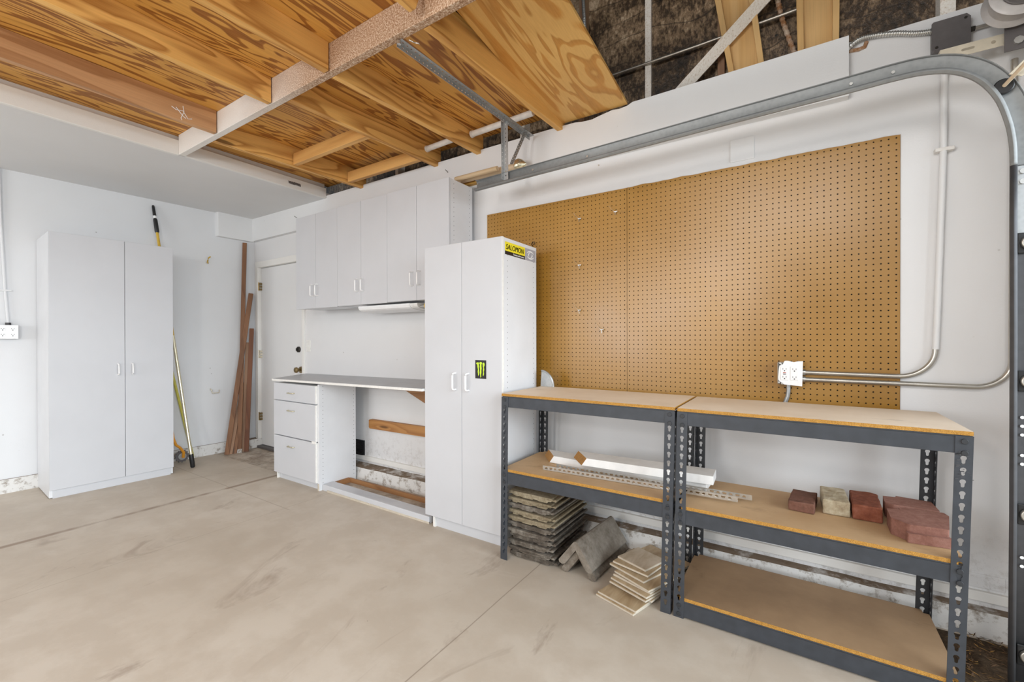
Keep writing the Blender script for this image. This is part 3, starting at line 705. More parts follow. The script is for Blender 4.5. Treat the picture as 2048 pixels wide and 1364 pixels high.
def socket(cx, cz, h, red):
    o = bx('receptacle', cx-.0165, cx+.0165, YB-.0085, YB-.003, cz-h/2, cz+h/2, 'white_plastic', ob, .002)
    q = MB()
    for s in (-1, 1):
        zc_ = cz+s*.019
        q.box(cx-.0075, cx-.0055, YB-.0090, YB-.008, zc_-.001, zc_+.006); q.box(cx+.0055, cx+.0075, YB-.0090, YB-.008, zc_-.001, zc_+.006)
        q.disc((cx, YB-.00885, zc_-.0065), (0, -1, 0), .0028, 8)
    for piece in q.pieces(): piece.build('slot', 'slot', o)
    if red:
        bx('test_button', cx-.006, cx+.006, YB-.010, YB-.008, cz+.001, cz+.0045, 'redbtn', o, 0)
        bx('reset_button', cx-.006, cx+.006, YB-.010, YB-.008, cz-.0055, cz-.002, 'slot', o, 0)
socket(xa+.030, zo0+.056, .066, True); socket(xa+.070, zo0+.056, .066, False)
q = MB()
for sx, sz in ((xa+.012, zo1-.010), (xa+.018, zo1-.014), (xa+.008, zo0+.012), (xa+.020, zo0+.006)): q.cyl((sx, YB, sz), (sx, YB-.006, sz), .0042, 8)
for piece in q.pieces(): piece.build('screw', 'bright_steel', ob)
yc = 2.528
ca = [Vector((xb, yc, 1.040)), Vector((.10, yc, 1.0385)), Vector((.36, yc, 1.036))]
ca += arc((.37, 1.155), .119, -88, 0, 12, 'xz', yc)[0:] + [Vector((.494, yc, 1.3)), Vector((.512, yc, 1.99)), Vector((.515, yc, 2.40))]
o = MB().tube(ca, .0105, 14).build('conduit_pipe', 'conduit', None, 0, True); tag(o, 'conduit from the outlet box bending up to the grey junction box', 'conduit')
q = MB(); q.cyl((xb, yc, 1.040), (xb+.016, yc, 1.040), .0145, 12, 'bright_steel'); q.build('coupling', 'bright_steel', o, 0, True)
MB().box(.485, .545, yc-.012, yc+.02, 1.985, 2.0).build('strap', 'whitepipe', o, .002)
MB().tube([ca[-4]+Vector((0, -.001, 0)), Vector((.495, yc-.0005, 1.33)), Vector((.512, yc-.0005, 1.99)), Vector((.515, yc-.0005, 2.398))], .0115, 14).build('painted_length', 'wallc', o, 0, True)
cb = [Vector((xb, yc, 1.006)), Vector((.2, yc, 1.005)), Vector((.60, yc, 1.003))]+arc((.605, 1.108), .105, -86, 0, 10, 'xz', yc)+[Vector((.712, yc, 1.6)), Vector((.715, yc, 2.3))]
o = MB().tube(cb, .0105, 14).build('conduit_pipe', 'conduit', None, 0, True); tag(o, 'lower conduit running right from the outlet box and bending up behind the door track', 'conduit')
MB().cyl((xb, yc, 1.006), (xb+.016, yc, 1.006), .0145, 12).build('coupling', 'bright_steel', o, 0, True)
fl_ = [survey(1577, 769, 'y', yc), survey(1577, 782, 'y', yc), survey(1575, 793, 'y', yc), survey(1570, 806, 'y', yc), survey(1563, 822, 'y', yc+.004)]
o = MB().tube(fl_, .0095, 14).build('drop_conduit', 'galv', None, 0, True); tag(o, 'short bent grey conduit dropping from the outlet box behind the bench top', 'conduit')
a, b2 = survey(1460, 283, 'y', BY+.04), survey(1509, 325, 'y', BY+.04)
c0 = survey(1460, 305, 'y', WY-.004); c1 = survey(1509, 300, 'y', WY-.004)
tag(bx('blank_plate', c0.x, c1.x, WY-.006, WY+.002, c0.z-.055, c0.z+.062, 'wallc', None, .003), 'square white blank cover plate on the wall above the pegboard', 'cover plate')
# quad outlet by the tall cupboard
lx = lwx(.72)
qb = thing('outlet_box', 'surface outlet box with four round sockets left of the tall cupboard', 'outlet box', (lx, .70, 1.21))
bx('box_body', lx-.002, lx+.048, .655, .762, 1.212, 1.318, 'jbox', qb, .006)
bx('face_plate', lx+.0485, lx+.0525, .653, .764, 1.211, 1.319, 'white_plastic', qb, .002)
for yy in (.681, .734):
    for zz_ in (1.242, 1.287):
        o = MB().cyl((lx+.052, yy, zz_), (lx+.0555, yy, zz_), .0165, 20).build('receptacle', 'white_plastic', qb, .001, True)
        q = MB(); q.box(lx+.0553, lx+.0562, yy-.008, yy-.0055, zz_, zz_+.008); q.box(lx+.0553, lx+.0562, yy+.0055, yy+.008, zz_, zz_+.008); q.disc((lx+.0558, yy, zz_-.007), (1, 0, 0), .0035, 8)
        for piece in q.pieces(): piece.build('slot', 'slot', o)
pv_ = survey(10, 560, 'x', lx+.02)
o = MB().tube([(lx+.016, .715, 1.335), (lx+.014, pv_.y, 1.6), (lx+.012, survey(2, 440, 'x', lx+.02).y, 2.12), (lx+.012, survey(-2, 340, 'x', lx+.02).y, 2.54)], .009, 12).build('wall_conduit', 'wall_l', None, 0, True)
tag(o, 'white painted conduit running up the left wall from the surface outlet box', 'conduit')
MB().cyl((lx+.018, .715, 1.316), (lx+.017, .715, 1.338), .016, 12).build('connector', 'black', o, 0, True)
MB().box(lx-.004, lx+.026, survey(10, 560, 'x', lx+.02).y-.035, survey(10, 560, 'x', lx+.02).y+.035, 1.585, 1.597).build('strap', 'wallc', o, .002)
a = survey(617, 692, 'y', WY-.004)
s = thing('light_switch', 'white toggle light switch plate beside the white door', 'switch', (a.x, WY, a.z))
bx('plate', a.x-.035, a.x+.035, WY-.007, WY+.001, a.z-.057, a.z+.057, 'edge', s, .003)
bx('toggle', a.x-.005, a.x+.005, WY-.018, WY-.006, a.z-.010, a.z+.008, 'edge', s, .002)
# hooks on the left wall
a = survey(416, 520, 'x', lwx(2.09)+.02)
tag(MB().tube([(lwx(2.09)+.0, a.y+.01, a.z-.028), (a.x, a.y-.006, a.z-.030), (a.x+.035, a.y-.016, a.z-.012), (a.x+.035, a.y-.010, a.z+.015), (a.x+.03, a.y+.01, a.z+.032)], .0065, 10).build('utility_hook', 'yellow', None, 0, True), 'yellow coated hook high on the left wall', 'hook')
a = survey(430, 783, 'x', lwx(2.14)+.02); X = lwx(2.14)
tag(MB().tube([(X, a.y-.036, a.z+.03), (X+.03, a.y-.036, a.z+.02), (X+.035, a.y-.03, a.z-.014), (X+.035, a.y+.03, a.z-.014), (X+.035, a.y+.036, a.z+.016)], .0055, 10).build('utility_hook', 'cream', None, 0, True), 'brassy U-shaped hook low on the left wall', 'hook')
# vent grille low under the bench
v = thing('wall_vent', 'black louvred wall vent low on the wall under the bench', 'vent', (-3.30, WY, .16))
bx('vent_frame', -3.40, -3.235, WY-.008, WY+.004, .150, .300, 'black', v, .002)
q = MB()
for i in range(8): q.box(-3.385, -3.25, WY-.016, WY-.006, .165+i*.016, .171+i*.016, None, None)
q.build('louvres', 'darkmetal', v, .001)

# ------------------------------------------------------------------ door in the corner
dr = thing('door_1', None, None, (-4.65, WY, 0)); dr['kind'] = 'structure'
bx('door_leaf', DX0+.025, DX1-.025, WY+.022, WY+.06, .03, DZ-.022, 'wallc', dr, .002)
q = MB()
q.box(DX0-.03, DX0+.022, WY-.016, WY+.05, 0, DZ+.045); q.box(DX1-.022, DX1+.022, WY-.016, WY+.05, 0, DZ+.045); q.box(DX0-.03, DX1+.022, WY-.0155, WY+.05, DZ-.018, DZ+.05)
q.build('door_casing', 'trim', dr, .004)
bx('door_sill', DX0, DX1, WY-.03, WY+.06, .0, .026, 'jbox', dr, .003)
a = survey(597, 699, 'y', WY+.015); q = MB(); q.tube([(a.x, WY+.024, a.z), (a.x, WY+.008, a.z), (a.x, WY+.004, a.z)], [.030, .030, .024], 20); q.box(a.x-.004, a.x+.004, WY-.012, WY+.005, a.z-.014, a.z+.014)
q.build('deadbolt', 'darkmetal', dr, 0, True)
a = survey(595, 740, 'y', WY-.02); MB().tube([(a.x, WY+.022, a.z), (a.x, WY+.010, a.z), (a.x, WY+.008, a.z), (a.x, WY-.012, a.z), (a.x, WY-.018, a.z), (a.x, WY-.030, a.z), (a.x, WY-.045, a.z), (a.x, WY-.052, a.z)], [.034, .032, .012, .012, .022, .030, .027, .014], 24).build('door_knob', 'brass', dr, 0, True)
for py in (573, 708, 832):
    a = survey(518, py, 'y', WY); q = MB()
    q.cyl((DX0+.022, WY-.004, a.z-.045), (DX0+.022, WY-.004, a.z+.045), .0065, 10)
    for i in range(3): q.box(DX0+.000, DX0+.045, WY-.003, WY+.024, a.z-.044+i*.031, a.z-.022+i*.031)
    q.build('hinge', 'cream' if py == 708 else 'brass', dr, 0)

# ------------------------------------------------------------------ cabinets
def u_handle(name, parent, x, y, z, L, mat='white_plastic', r=.0048, out=.032, axis='z', nrm=(0, -1, 0)):
    n = Vector(nrm); t = Vector((0, 0, 1)) if axis == 'z' else Vector((1, 0, 0))
    c = Vector((x, y, z)); k = .012
    P = [c-t*L/2, c-t*L/2+n*(out-k), c-t*(L/2-k*.3)+n*(out-k*.3), c-t*(L/2-k)+n*out, c+t*(L/2-k)+n*out, c+t*(L/2-k*.3)+n*(out-k*.3), c+t*L/2+n*(out-k), c+t*L/2]
    return MB().tube(P, r, 10).build(name, mat, parent, 0, True)
def pin_rows(name, parent, x, ys, z0, z1, pitch=.032, r=.0026, nx=1):
    q = MB()
    for y in ys:
        z = z0
        while z < z1: q.disc((x+.0004*nx, y, z), (nx, 0, 0), r, 8); z += pitch
    return q.build(name, 'slot', parent)

# tall cupboard on the left wall, turned with the wall
lc = thing('tall_cupboard', 'tall plain white two-door cupboard standing against the left wall', 'cupboard', (-4.95, 1.245, 0), R(-2.6))
W2, D2 = .385, .262
MB().box(-.232, D2-.02, -W2, W2, .006, 2.018).build('body', 'melamine_lit', lc, .0015, local=True)
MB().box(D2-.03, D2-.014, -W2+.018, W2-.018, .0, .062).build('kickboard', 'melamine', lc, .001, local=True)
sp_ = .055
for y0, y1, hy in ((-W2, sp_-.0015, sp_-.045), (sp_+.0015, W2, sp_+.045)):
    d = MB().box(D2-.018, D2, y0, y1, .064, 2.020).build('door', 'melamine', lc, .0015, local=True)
    P = [Vector((D2, hy, .96-.045)), Vector((D2+.022, hy, .96-.043)), Vector((D2+.030, hy, .96-.034)), Vector((D2+.030, hy, .96+.034)), Vector((D2+.022, hy, .96+.043)), Vector((D2, hy, .96+.045))]
    MB().tube(P, .0055, 10).build('handle', 'white_plastic', d, 0, True, local=True)

# three wall cabinets
xs = [-3.80, -3.20, -2.592, -1.975]
nm = ['end nearest the white door', 'middle one of the three', 'end nearest the pegboard, its pin-holed side bare']
for i in range(3):
    x0, x1 = xs[i]+.001, xs[i+1]-.001
    zb = 1.474+i*.004; zt = 2.292+i*.003
    t = thing('wall_cabinet', 'white two-door wall cabinet over the bench, '+nm[i], 'cabinet', ((x0+x1)/2, 2.4, zb), 0, 'white wall cabinets')
    bx('body', x0, x1, 2.268, 2.503, zb+.004, zt, 'melamine_lit', t, .001)
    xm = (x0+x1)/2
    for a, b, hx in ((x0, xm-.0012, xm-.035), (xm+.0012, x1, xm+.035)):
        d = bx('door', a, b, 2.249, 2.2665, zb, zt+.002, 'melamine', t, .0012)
        u_handle('handle', d, hx, 2.249, zb+.155, .098)
    if i == 2: pin_rows('pin_holes', t, x1, (2.30, 2.47), zb+.05, zt-.02)
for px, py, s in ((594, 436, 'the door end'), (896, 345, 'the pegboard end')):
    a = survey(px, py, 'y', BY)
    tag(MB().cyl((a.x, BY+.002, a.z), (a.x, BY-.03, a.z+.012), .0022, 6).build('nail', 'darkmetal'), 'small dark nail in the drywall band above the wall cabinets at '+s, 'nail')
tag(MB().box(-2.92, -2.30, BY-.012, BY+.002, 2.296, 2.312).build('shim_strip', 'rodgold', None, .002), 'thin brown wood strip wedged above the middle wall cabinets', 'strip')
# rods lying on the end wall cabinet
z = 2.313
t = thing('curtain_rod', 'pale round wooden rod with a brassy pointed finial lying above the wall cabinets', 'rod', (-1.8, 2.43, z))
MB().tube([(-2.06, 2.438, z+.030), (-1.56, 2.438, z+.030)], .022, 18).build('rod', 'rodwood', t, 0, True)
MB().tube([(-1.556, 2.438, z+.030), (-1.548, 2.438, z+.030), (-1.545, 2.438, z+.03), (-1.528, 2.438, z+.03), (-1.505, 2.438, z+.03), (-1.484, 2.438, z+.03), (-1.476, 2.438, z+.03)], [.03, .034, .042, .044, .033, .012, .002], 24).build('finial', 'pale_brass', t, 0, True)
tag(MB().prism([(2.466, z), (2.502, z), (2.502, z+.075), (2.490, z+.075), (2.484, z+.02), (2.466, z+.014)], -2.10, -1.57, 'x').build('wood_moulding', 'rodgold', None, .002), 'golden brown wood moulding lying behind the pale rod on the wall cabinets', 'moulding')
tag(MB().tube([(-2.02, 2.372, z+.017), (-1.66, 2.372, z+.017)], .016, 16).build('white_rod', 'rodwood', None, 0, True), 'slim pale rod in front on the end wall cabinet', 'rod')

# lamp under the wall cabinets
a, b = survey(724, 622, 'y', 2.34), survey(818, 612, 'y', 2.34)
f = thing('under_cabinet_lamp', 'white fluorescent lamp fixed under the wall cabinets', 'lamp', (-2.65, 2.38, 1.41))
x0, x1 = -2.985, -2.40
MB().prism([(2.292, 1.470), (2.292, 1.456), (2.300, 1.440), (2.318, 1.430), (2.40, 1.420), (2.47, 1.418), (2.47, 1.470)], x0, x1, 'x').build('diffuser', 'white_plastic', f, .003)
MB().prism([(2.296, 1.468), (2.296, 1.456), (2.304, 1.443), (2.32, 1.433), (2.40, 1.424), (2.466, 1.422), (2.466, 1.468)], x1, x1+.075, 'x').build('end_cap', 'edge', f, .002)
MB().cyl((x1+.075, 2.33, 1.445), (x1+.13, 2.33, 1.446), .010, 12).build('connector', 'bright_steel', f, 0, True)
tag(MB().cyl((-2.27, 2.33, 1.447), (-2.215, 2.33, 1.447), .024, 14).cyl((-2.215, 2.33, 1.447), (-2.10, 2.33, 1.445), .014, 12).build('power_plug', 'yellow', None, .003, True), 'yellow cord plug at the right end of the under-cabinet lamp', 'plug')

# drawer base with the pin-holed side
t = thing('drawer_base', 'white three-drawer base cabinet with small brass pulls by the door', 'cabinet', (-3.49, 2.25, 0))
x0, x1 = -3.808, -3.185
bx('body', x0+.012, x1-.006, 2.072, 2.40, .055, .832, 'melamine_lit', t, .001)
bx('kickboard', x0+.03, x1-.004, 2.085, 2.10, .0, .056, 'melamine', t, .001)
bx('kick_end', x0+.012, x0+.026, 2.066, 2.10, .0, .058, 'edge', t, .002)
for z0, z1, hz in ((.688, .832, .755), (.388, .680, .608), (.060, .380, .308)):
    d = bx('drawer', x0, x1-.018, 2.048, 2.069, z0, z1, 'melamine', t, .0015)
    u_handle('pull', d, x0+.275, 2.048, hz, .085, 'pale_brass', .0042, .022, 'x')
    bx('edge_strip', x1-.0175, x1-.006, 2.050, 2.069, z0, z1, 'edge', d, .001)
bx('broken_clip', x1-.055, x1-.002, 2.040, 2.052, .372, .392, 'edge', t, .003)
MB().prism([(2.062, .0), (2.405, .0), (2.405, .845), (2.062, .845)], x1-.004, x1+.014, 'x').build('side_panel', 'melamine_lit', t, .001)
pin_rows('pin_holes', t, x1+.014, (2.095, 2.385), .06, .835)
bx('chipped_corner', x1-.0045, x1+.0145, 2.058, 2.063, .0, .055, 'ctile_edge', t, .003)
# bench top
zl, zr, th = .866, .885, .018
P4 = [(-3.80, 2.028), (-2.012, 2.028), (-2.012, 2.548), (-4.14, 2.548)]
zz = lambda x: zl+(zr-zl)*(x+3.8)/1.8
ct = thing('bench_top', 'thin white-edged grey bench top spanning the drawer base and the tall cabinet', 'worktop', (-3, 2.3, .85))
MB().hexa([(x, y, zz(x)-th) for x, y in P4], [(x, y, zz(x)-.0012) for x, y in P4]).build('board', 'edge', ct, .001)
Q4 = [(-3.797, 2.031), (-2.014, 2.031), (-2.014, 2.545), (-4.135, 2.545)]
MB().hexa([(x, y, zz(x)-.0014) for x, y in Q4], [(x, y, zz(x)+.0002) for x, y in Q4]).build('laminate', 'countertop', ct)
zz2 = lambda x: zz(x)-th-.0015
tag(MB().hexa([(-3.15, 2.515, zz2(-3.15)-.074), (-2.02, 2.515, zz2(-2.02)-.074), (-2.02, 2.548, zz2(-2.02)-.074), (-3.15, 2.548, zz2(-3.15)-.074)], [(-3.15, 2.515, zz2(-3.15)), (-2.02, 2.515, zz2(-2.02)), (-2.02, 2.548, zz2(-2.02)), (-3.15, 2.548, zz2(-3.15))]).build('ledger_strip', 'gusset', None, .001), 'thin brown ledger strip on the wall under the bench top', 'ledger')
zg = zz2(-2.7)-.017
tag(MB().prism([(-2.70, zg), (-2.40, zg+.002), (-2.40, .685), (-2.45, .700), (-2.66, .785), (-2.70, .792)], 2.498, 2.511, 'y').build('gusset_bracket', 'gusset', None, .001), 'triangular brown plywood bracket under the right end of the bench top', 'bracket')
a = survey(740, 838, 'y', WY-.02); zc0 = survey(740, 856, 'y', WY-.02).z
cl = [(a.x, zc0+.012), (a.x+.012, zc0), (-2.10, zc0+.006), (-2.10, a.z+.006), (a.x+.012, a.z), (a.x, a.z-.008)]
tag(MB().prism(cl, WY-.034, WY+.001, 'y').build('wall_cleat', 'cleat', None, .003), 'stained pine board with rounded end screwed to the wall under the bench', 'board')
# empty plinth frame on the floor
pf = thing('plinth_frame', 'white plinth frame left on the floor where a cupboard stood', 'frame', (-2.6, 2.2, 0))
MB().hexa([(-3.165, 2.088, 0), (-2.005, 2.080, 0), (-2.005, 2.172, 0), (-3.165, 2.185, 0)], [(-3.165, 2.088, .048), (-2.005, 2.080, .048), (-2.005, 2.172, .048), (-3.165, 2.185, .048)]).build('front_plank', 'melamine', pf, .003)
bx('front_underlay', -3.10, -2.005, 2.080, 2.09, 0, .014, 'ctile_edge', pf, .001)
bx('rear_strip', -3.165, -2.02, 2.330, 2.346, 0, .036, 'gusset', pf, .001)
bx('end_strip', -3.170, -3.150, 2.186, 2.33, 0, .040, 'gusset', pf, .001)
q = MB()
for c_ in range(4):
    xa_ = -2.80+c_*.105
    for r_ in range(6):
        yy = 2.105+r_*.0095; x = xa_
        while x < xa_+.088:
            wd = random.uniform(.006, .020)
            q.add([(x, yy, .0486), (x+wd, yy, .0486), (x+wd, yy+.0042, .0486), (x, yy+.0042, .0486)], [(0, 1, 2, 3)])
            x += wd+.005
q.build('faint_print', 'print', pf)

# tall cabinet with the stickers
t = thing('tall_cabinet', 'tall white two-door cabinet with brand stickers beside the steel shelving', 'cabinet', (-1.71, 2.25, 0))
x0, x1 = -2.008, -1.405
bx('body', x0, x1-.018, 2.072, 2.438, .074, 1.782, 'melamine_lit', t, .001)
MB().prism([(2.085, 0), (2.438, 0), (2.438, 1.785), (2.070, 1.785), (2.070, .074), (2.085, .074)], x1-.018, x1, 'x').build('side_panel', 'melamine_lit', t, .001)
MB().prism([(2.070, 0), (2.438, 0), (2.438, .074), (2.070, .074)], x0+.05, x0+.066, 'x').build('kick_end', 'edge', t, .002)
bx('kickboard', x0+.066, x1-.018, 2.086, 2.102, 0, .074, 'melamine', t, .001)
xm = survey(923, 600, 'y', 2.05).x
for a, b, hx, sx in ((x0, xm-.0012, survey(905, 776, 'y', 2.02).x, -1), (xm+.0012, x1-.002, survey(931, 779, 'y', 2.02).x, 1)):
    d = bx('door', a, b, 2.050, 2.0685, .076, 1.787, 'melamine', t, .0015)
    u_handle('handle', d, hx, 2.050, .945, .100, 'white_plastic', .0055)
    if sx > 0: bx('edge_strip', b+.0002, x1+.001, 2.0505, 2.0685, .076, 1.787, 'edge', d, .0005)
pin_rows('pin_holes', t, x1, (2.105, 2.40), .12, 1.775)
# yellow ski-maker sticker on the side
def on_side(vs, fs, q, y0, z0, mat):      # x->y, y->z on the +x side
    q.add([(x1+.0008+max(p.z, 0), y0+p.x, z0+p.y) for p in vs], fs, mat)
sy0, sy1, sz0, sz1 = 2.080, 2.428, 1.690, 1.764; ym = 2.300
s = bx('brand_sticker', x1+.0001, x1+.0005, sy0, sy1, sz0, sz1, 'sticker_grey', t, 0)
bx('yellow_field', x1+.0003, x1+.0007, sy0, ym, sz0+.021, sz1, 'sticker_yellow', s, 0)
bx('black_field', x1+.0003, x1+.0007, sy0, ym, sz0, sz0+.021, 'sticker_black', s, 0)
def word(body, size, shear, y0, z0, width, mat, height=None, bold=0, name='lettering'):
    vs, fs = text_mesh(body, size, shear, 1.0, bold)
    mx = max(p.x for p in vs); mn = min(p.x for p in vs); my = max(p.y for p in vs)
    k = width/(mx-mn); ky = (height/my if height else k)
    q = MB()
    for dy in ((-.0013, -.0005, .0005, .0013) if height == .030 else (0,)): on_side([Vector(((p.x-mn)*k+dy, p.y*ky, p.z)) for p in vs], fs, q, y0, z0, None)
    return q.build(name, mat, s)
word('SALOMON', .04, .22, sy0+.010, sz0+.031, .196, 'sticker_black', .030, 0)
word('Freedom action sports', .012, 0, sy0+.088, sz0+.006, .122, 'sticker_white', .0105, .0002)
cy_, cz_ = (ym+sy1)/2, (sz0+sz1)/2
q = MB()
for k in (0, 1):
    for (ro, ri, sh) in ((1.0, .74, 0), (.60, .40, 70)):
        O, I = [], []
        for j in range(15):
            a = R(18+sh+150*j/14)+k*math.pi
            tt = math.sin(math.pi*j/14)
            O.append((cy_+.045*ro*math.cos(a)*(1.0), cz_+.026*ro*math.sin(a))); rr = ro-(ro-ri)*tt*1.25
            I.append((cy_+.045*rr*math.cos(a), cz_+.026*rr*math.sin(a)))
        for j in range(14):
            q.add([(x1+.0009, *O[j]), (x1+.0009, *O[j+1]), (x1+.0009, *I[j+1]), (x1+.0009, *I[j])], [(0, 1, 2, 3)])
q.build('swirl_emblem', 'sticker_white', s)
# black sticker with three green claw marks on the right door
a, b = survey(950.5, 720, 'y', 2.0495), survey(972.5, 758, 'y', 2.0495)
s2 = bx('claw_sticker', a.x, b.x, 2.0493, 2.0499, b.z, a.z, 'sticker_black', t, 0)
sw, sh = b.x-a.x, a.z-b.z
def claw(pts):
    MB().prism([(a.x+u*sw, a.z-v*sh) for u, v in pts], 2.0486, 2.0494, 'y').build('claw_mark', 'sticker_green', s2)
claw([(.08, .17), (.17, .13), (.30, .12), (.345, .16), (.33, .22), (.35, .33), (.33, .45), (.36, .55), (.33, .66), (.35, .78), (.28, .86), (.26, .74), (.23, .62), (.26, .5), (.21, .38), (.19, .25), (.13, .21)])
claw([(.37, .16), (.45, .10), (.57, .10), (.645, .17), (.58, .21), (.57, .33), (.59, .45), (.56, .56), (.57, .68), (.52, .80), (.55, .88), (.48, .95), (.46, .80), (.42, .68), (.46, .52), (.43, .36), (.45, .23)])
claw([(.65, .20), (.70, .18), (.73, .13), (.80, .13), (.86, .20), (.84, .30), (.79, .36), (.82, .50), (.78, .62), (.80, .72), (.75, .85), (.70, .82), (.73, .66), (.71, .52), (.74, .42), (.68, .30), (.72, .26)])

# ------------------------------------------------------------------ lumber in the corner
def stick(p0, p1, w, d, lab, m, zt=None, sock=False):
    a, b = Vector(p0), Vector(p1); t = (b-a).normalized(); u = Vector((.55, .83, 0)); u = (u-t*u.dot(t)).normalized(); v = t.cross(u)
    c = lambda o: [o-u*w/2-v*d/2, o+u*w/2-v*d/2, o+u*w/2+v*d/2, o-u*w/2+v*d/2]
    ca_ = c(a); k = min(p.z for p in ca_); ca_ = [p-t*((p.z)/t.z) for p in ca_]
    o = MB().hexa(ca_, c(b)).build('lumber_stick', m, None, .002)
    tag(o, lab, 'lumber', 'lumber sticks leaning in the corner')
    if sock:
        MB().hexa([q-t*.001+(q-a)*.12 for q in ca_], [q+t*.04+(q-a)*.12 for q in ca_]).build('paint_dipped_end', 'kerb', o, .002)
    return o
def S(px, py, ax, v): return survey(px, py, ax, v)
L0 = lwx(2.45)
stick(S(479, 905, 'z', 0), S(489.5, 486, 'x', L0+.03), .040, .020, 'tallest reddish lumber stick, reaching the boxed corner', 'lumberz', sock=True)
stick(S(454, 909, 'z', 0), S(502, 587, 'x', L0+.095), .045, .020, 'second tallest stick, leaning hardest across the tallest one', 'lumberz')
stick(S(493, 903, 'z', 0), S(503.5, 657, 'x', L0+.09), .042, .022, 'dark reddish stick nearest the white door', 'lumberz3')
stick(S(486, 903, 'z', 0), S(495, 685, 'x', L0+.075), .034, .018, 'pale short stick beside the dark one nearest the door', 'lumberz2')
stick(S(461, 908, 'z', 0), S(487, 765, 'x', L0+.06), .036, .018, 'pale stick, second from the left at the floor in the corner bundle', 'lumberz2')
stick(S(470, 907, 'z', 0), S(488, 775, 'x', L0+.05), .03, .016, 'thin stick, third from the left at the floor in the corner bundle', 'lumberz')
# pole and tool beside the cupboard
p0 = S(386, 935, 'z', .0); p1 = S(301.5, 410, 'x', lwx(1.6)+.018)+Vector((0, .018, 0))
d = p1-p0; at_ = lambda t: p0+d*t
t = thing('extension_pole', 'long yellow telescopic pole with black grips leaning behind the tall cupboard', 'pole', p0)
MB().tube([at_(.045), at_(.50)], .0135, 14).build('outer_tube', 'champagne', t, 0, True)
MB().tube([at_(.50), at_(.90)], .0115, 14).build('inner_tube', 'yellow', t, 0, True)
MB().tube([at_(.0), at_(.004), at_(.05)], [.012, .019, .019], 14).build('end_cap', 'black', t, 0, True)
MB().tube([at_(.895), at_(.90), at_(.945), at_(.95)], [.014, .018, .017, .012], 14).build('collar', 'black', t, 0, True)
MB().tube([at_(.95), at_(.96)], [.0125, .0125], 14).build('ring', 'white_plastic', t, 0, True)
MB().tube([at_(.96), at_(.995), at_(1.0)], [.0135, .0115, .009], 14).build('tip', 'black', t, 0, True)
e0 = S(382, 912, 'z', .03)+Vector((-.015, .02, 0)); e1 = S(349, 765, 'x', lwx(1.75)+.03)
t = thing('rotary_edger', 'yellow-green pole tool with an orange fork and a toothed wheel behind the cupboard', 'garden tool', (e0.x-.1, e0.y-.05, 0))
tag(MB().tube([(e0.x, e0.y, .012), e0, e0+(e1-e0)*1.25], .012, 12).build('tool_tube', 'yellowgreen', None, 0, True), 'yellow-green tube leaning behind the champagne length of the extension pole', 'tube')
t['label'] = 'orange forked tool with a dark toothed wheel on the floor behind the tall cupboard'
wc = S(364, 915, 'z', .055)
q = MB(); poly = []
for i in range(28):
    a = 2*math.pi*i/28; rr = .062 if i % 2 else .050
    poly.append((wc.y+rr*math.cos(a), wc.z+.012+rr*math.sin(a)))
q.prism(poly, wc.x-.012, wc.x+.004, 'x'); q.build('toothed_wheel', 'jbox', t, .001)
MB().cyl((wc.x+.004, wc.y, wc.z+.012), (wc.x+.012, wc.y, wc.z+.012), .034, 20).build('hub_plate', 'galv', t, .002, True)
fp = [(wc.x+.016, wc.y+.004, wc.z+.0), (wc.x+.018, wc.y+.008, wc.z+.05), (wc.x+.018, wc.y-.02, wc.z+.10), (wc.x+.016, wc.y-.055, wc.z+.135), (wc.x+.012, wc.y-.075, wc.z+.20)]
MB().tube(fp, [.013, .013, .012, .012, .012], 8).build('fork', 'orange', t, .001, True)
MB().tube([fp[-1], (wc.x-.02, wc.y-.16, 1.0)], .012, 12).build('handle_shaft', 'orange', t, 0, True)

# ------------------------------------------------------------------ steel shelving
PW = .042
def keyhole(cx, cz): 
    return [(cx+.0078*math.cos(R(a)), cz+.006+.0078*math.sin(R(a))) for a in range(-50, 231, 28)]+[(cx-.0043, cz-.010), (cx-.002, cz-.0125), (cx+.002, cz-.0125), (cx+.0043, cz-.010)]
def flange(h, w=PW, top=.885):
    n = int((h-.05)/.0381)
    return holed([(0, 0), (w, 0), (w, h), (0, h)], [keyhole(w/2, top-.075-i*.0381) for i in range(60) if top-.075-i*.0381 > .02], .0022)
FL = flange(.887)
def post(name, x, y, sx, sy, lean, parent, mat):
    """angle post with its outer corner at x, y; flanges run towards sx and sy"""
    q = MB(); ln = lambda p, z: (p[0]+lean*(z-.887)/.887, p[1], z)
    vs, fs = FL
    q.add([ln((x+sx*p.x, y-sy*p.z*1.0, 0), p.y) for p in vs], fs)
    q.add([ln((x-sx*p.z, y+sy*p.x, 0), p.y) for p in vs], fs)
    return q.build(name, mat, parent)
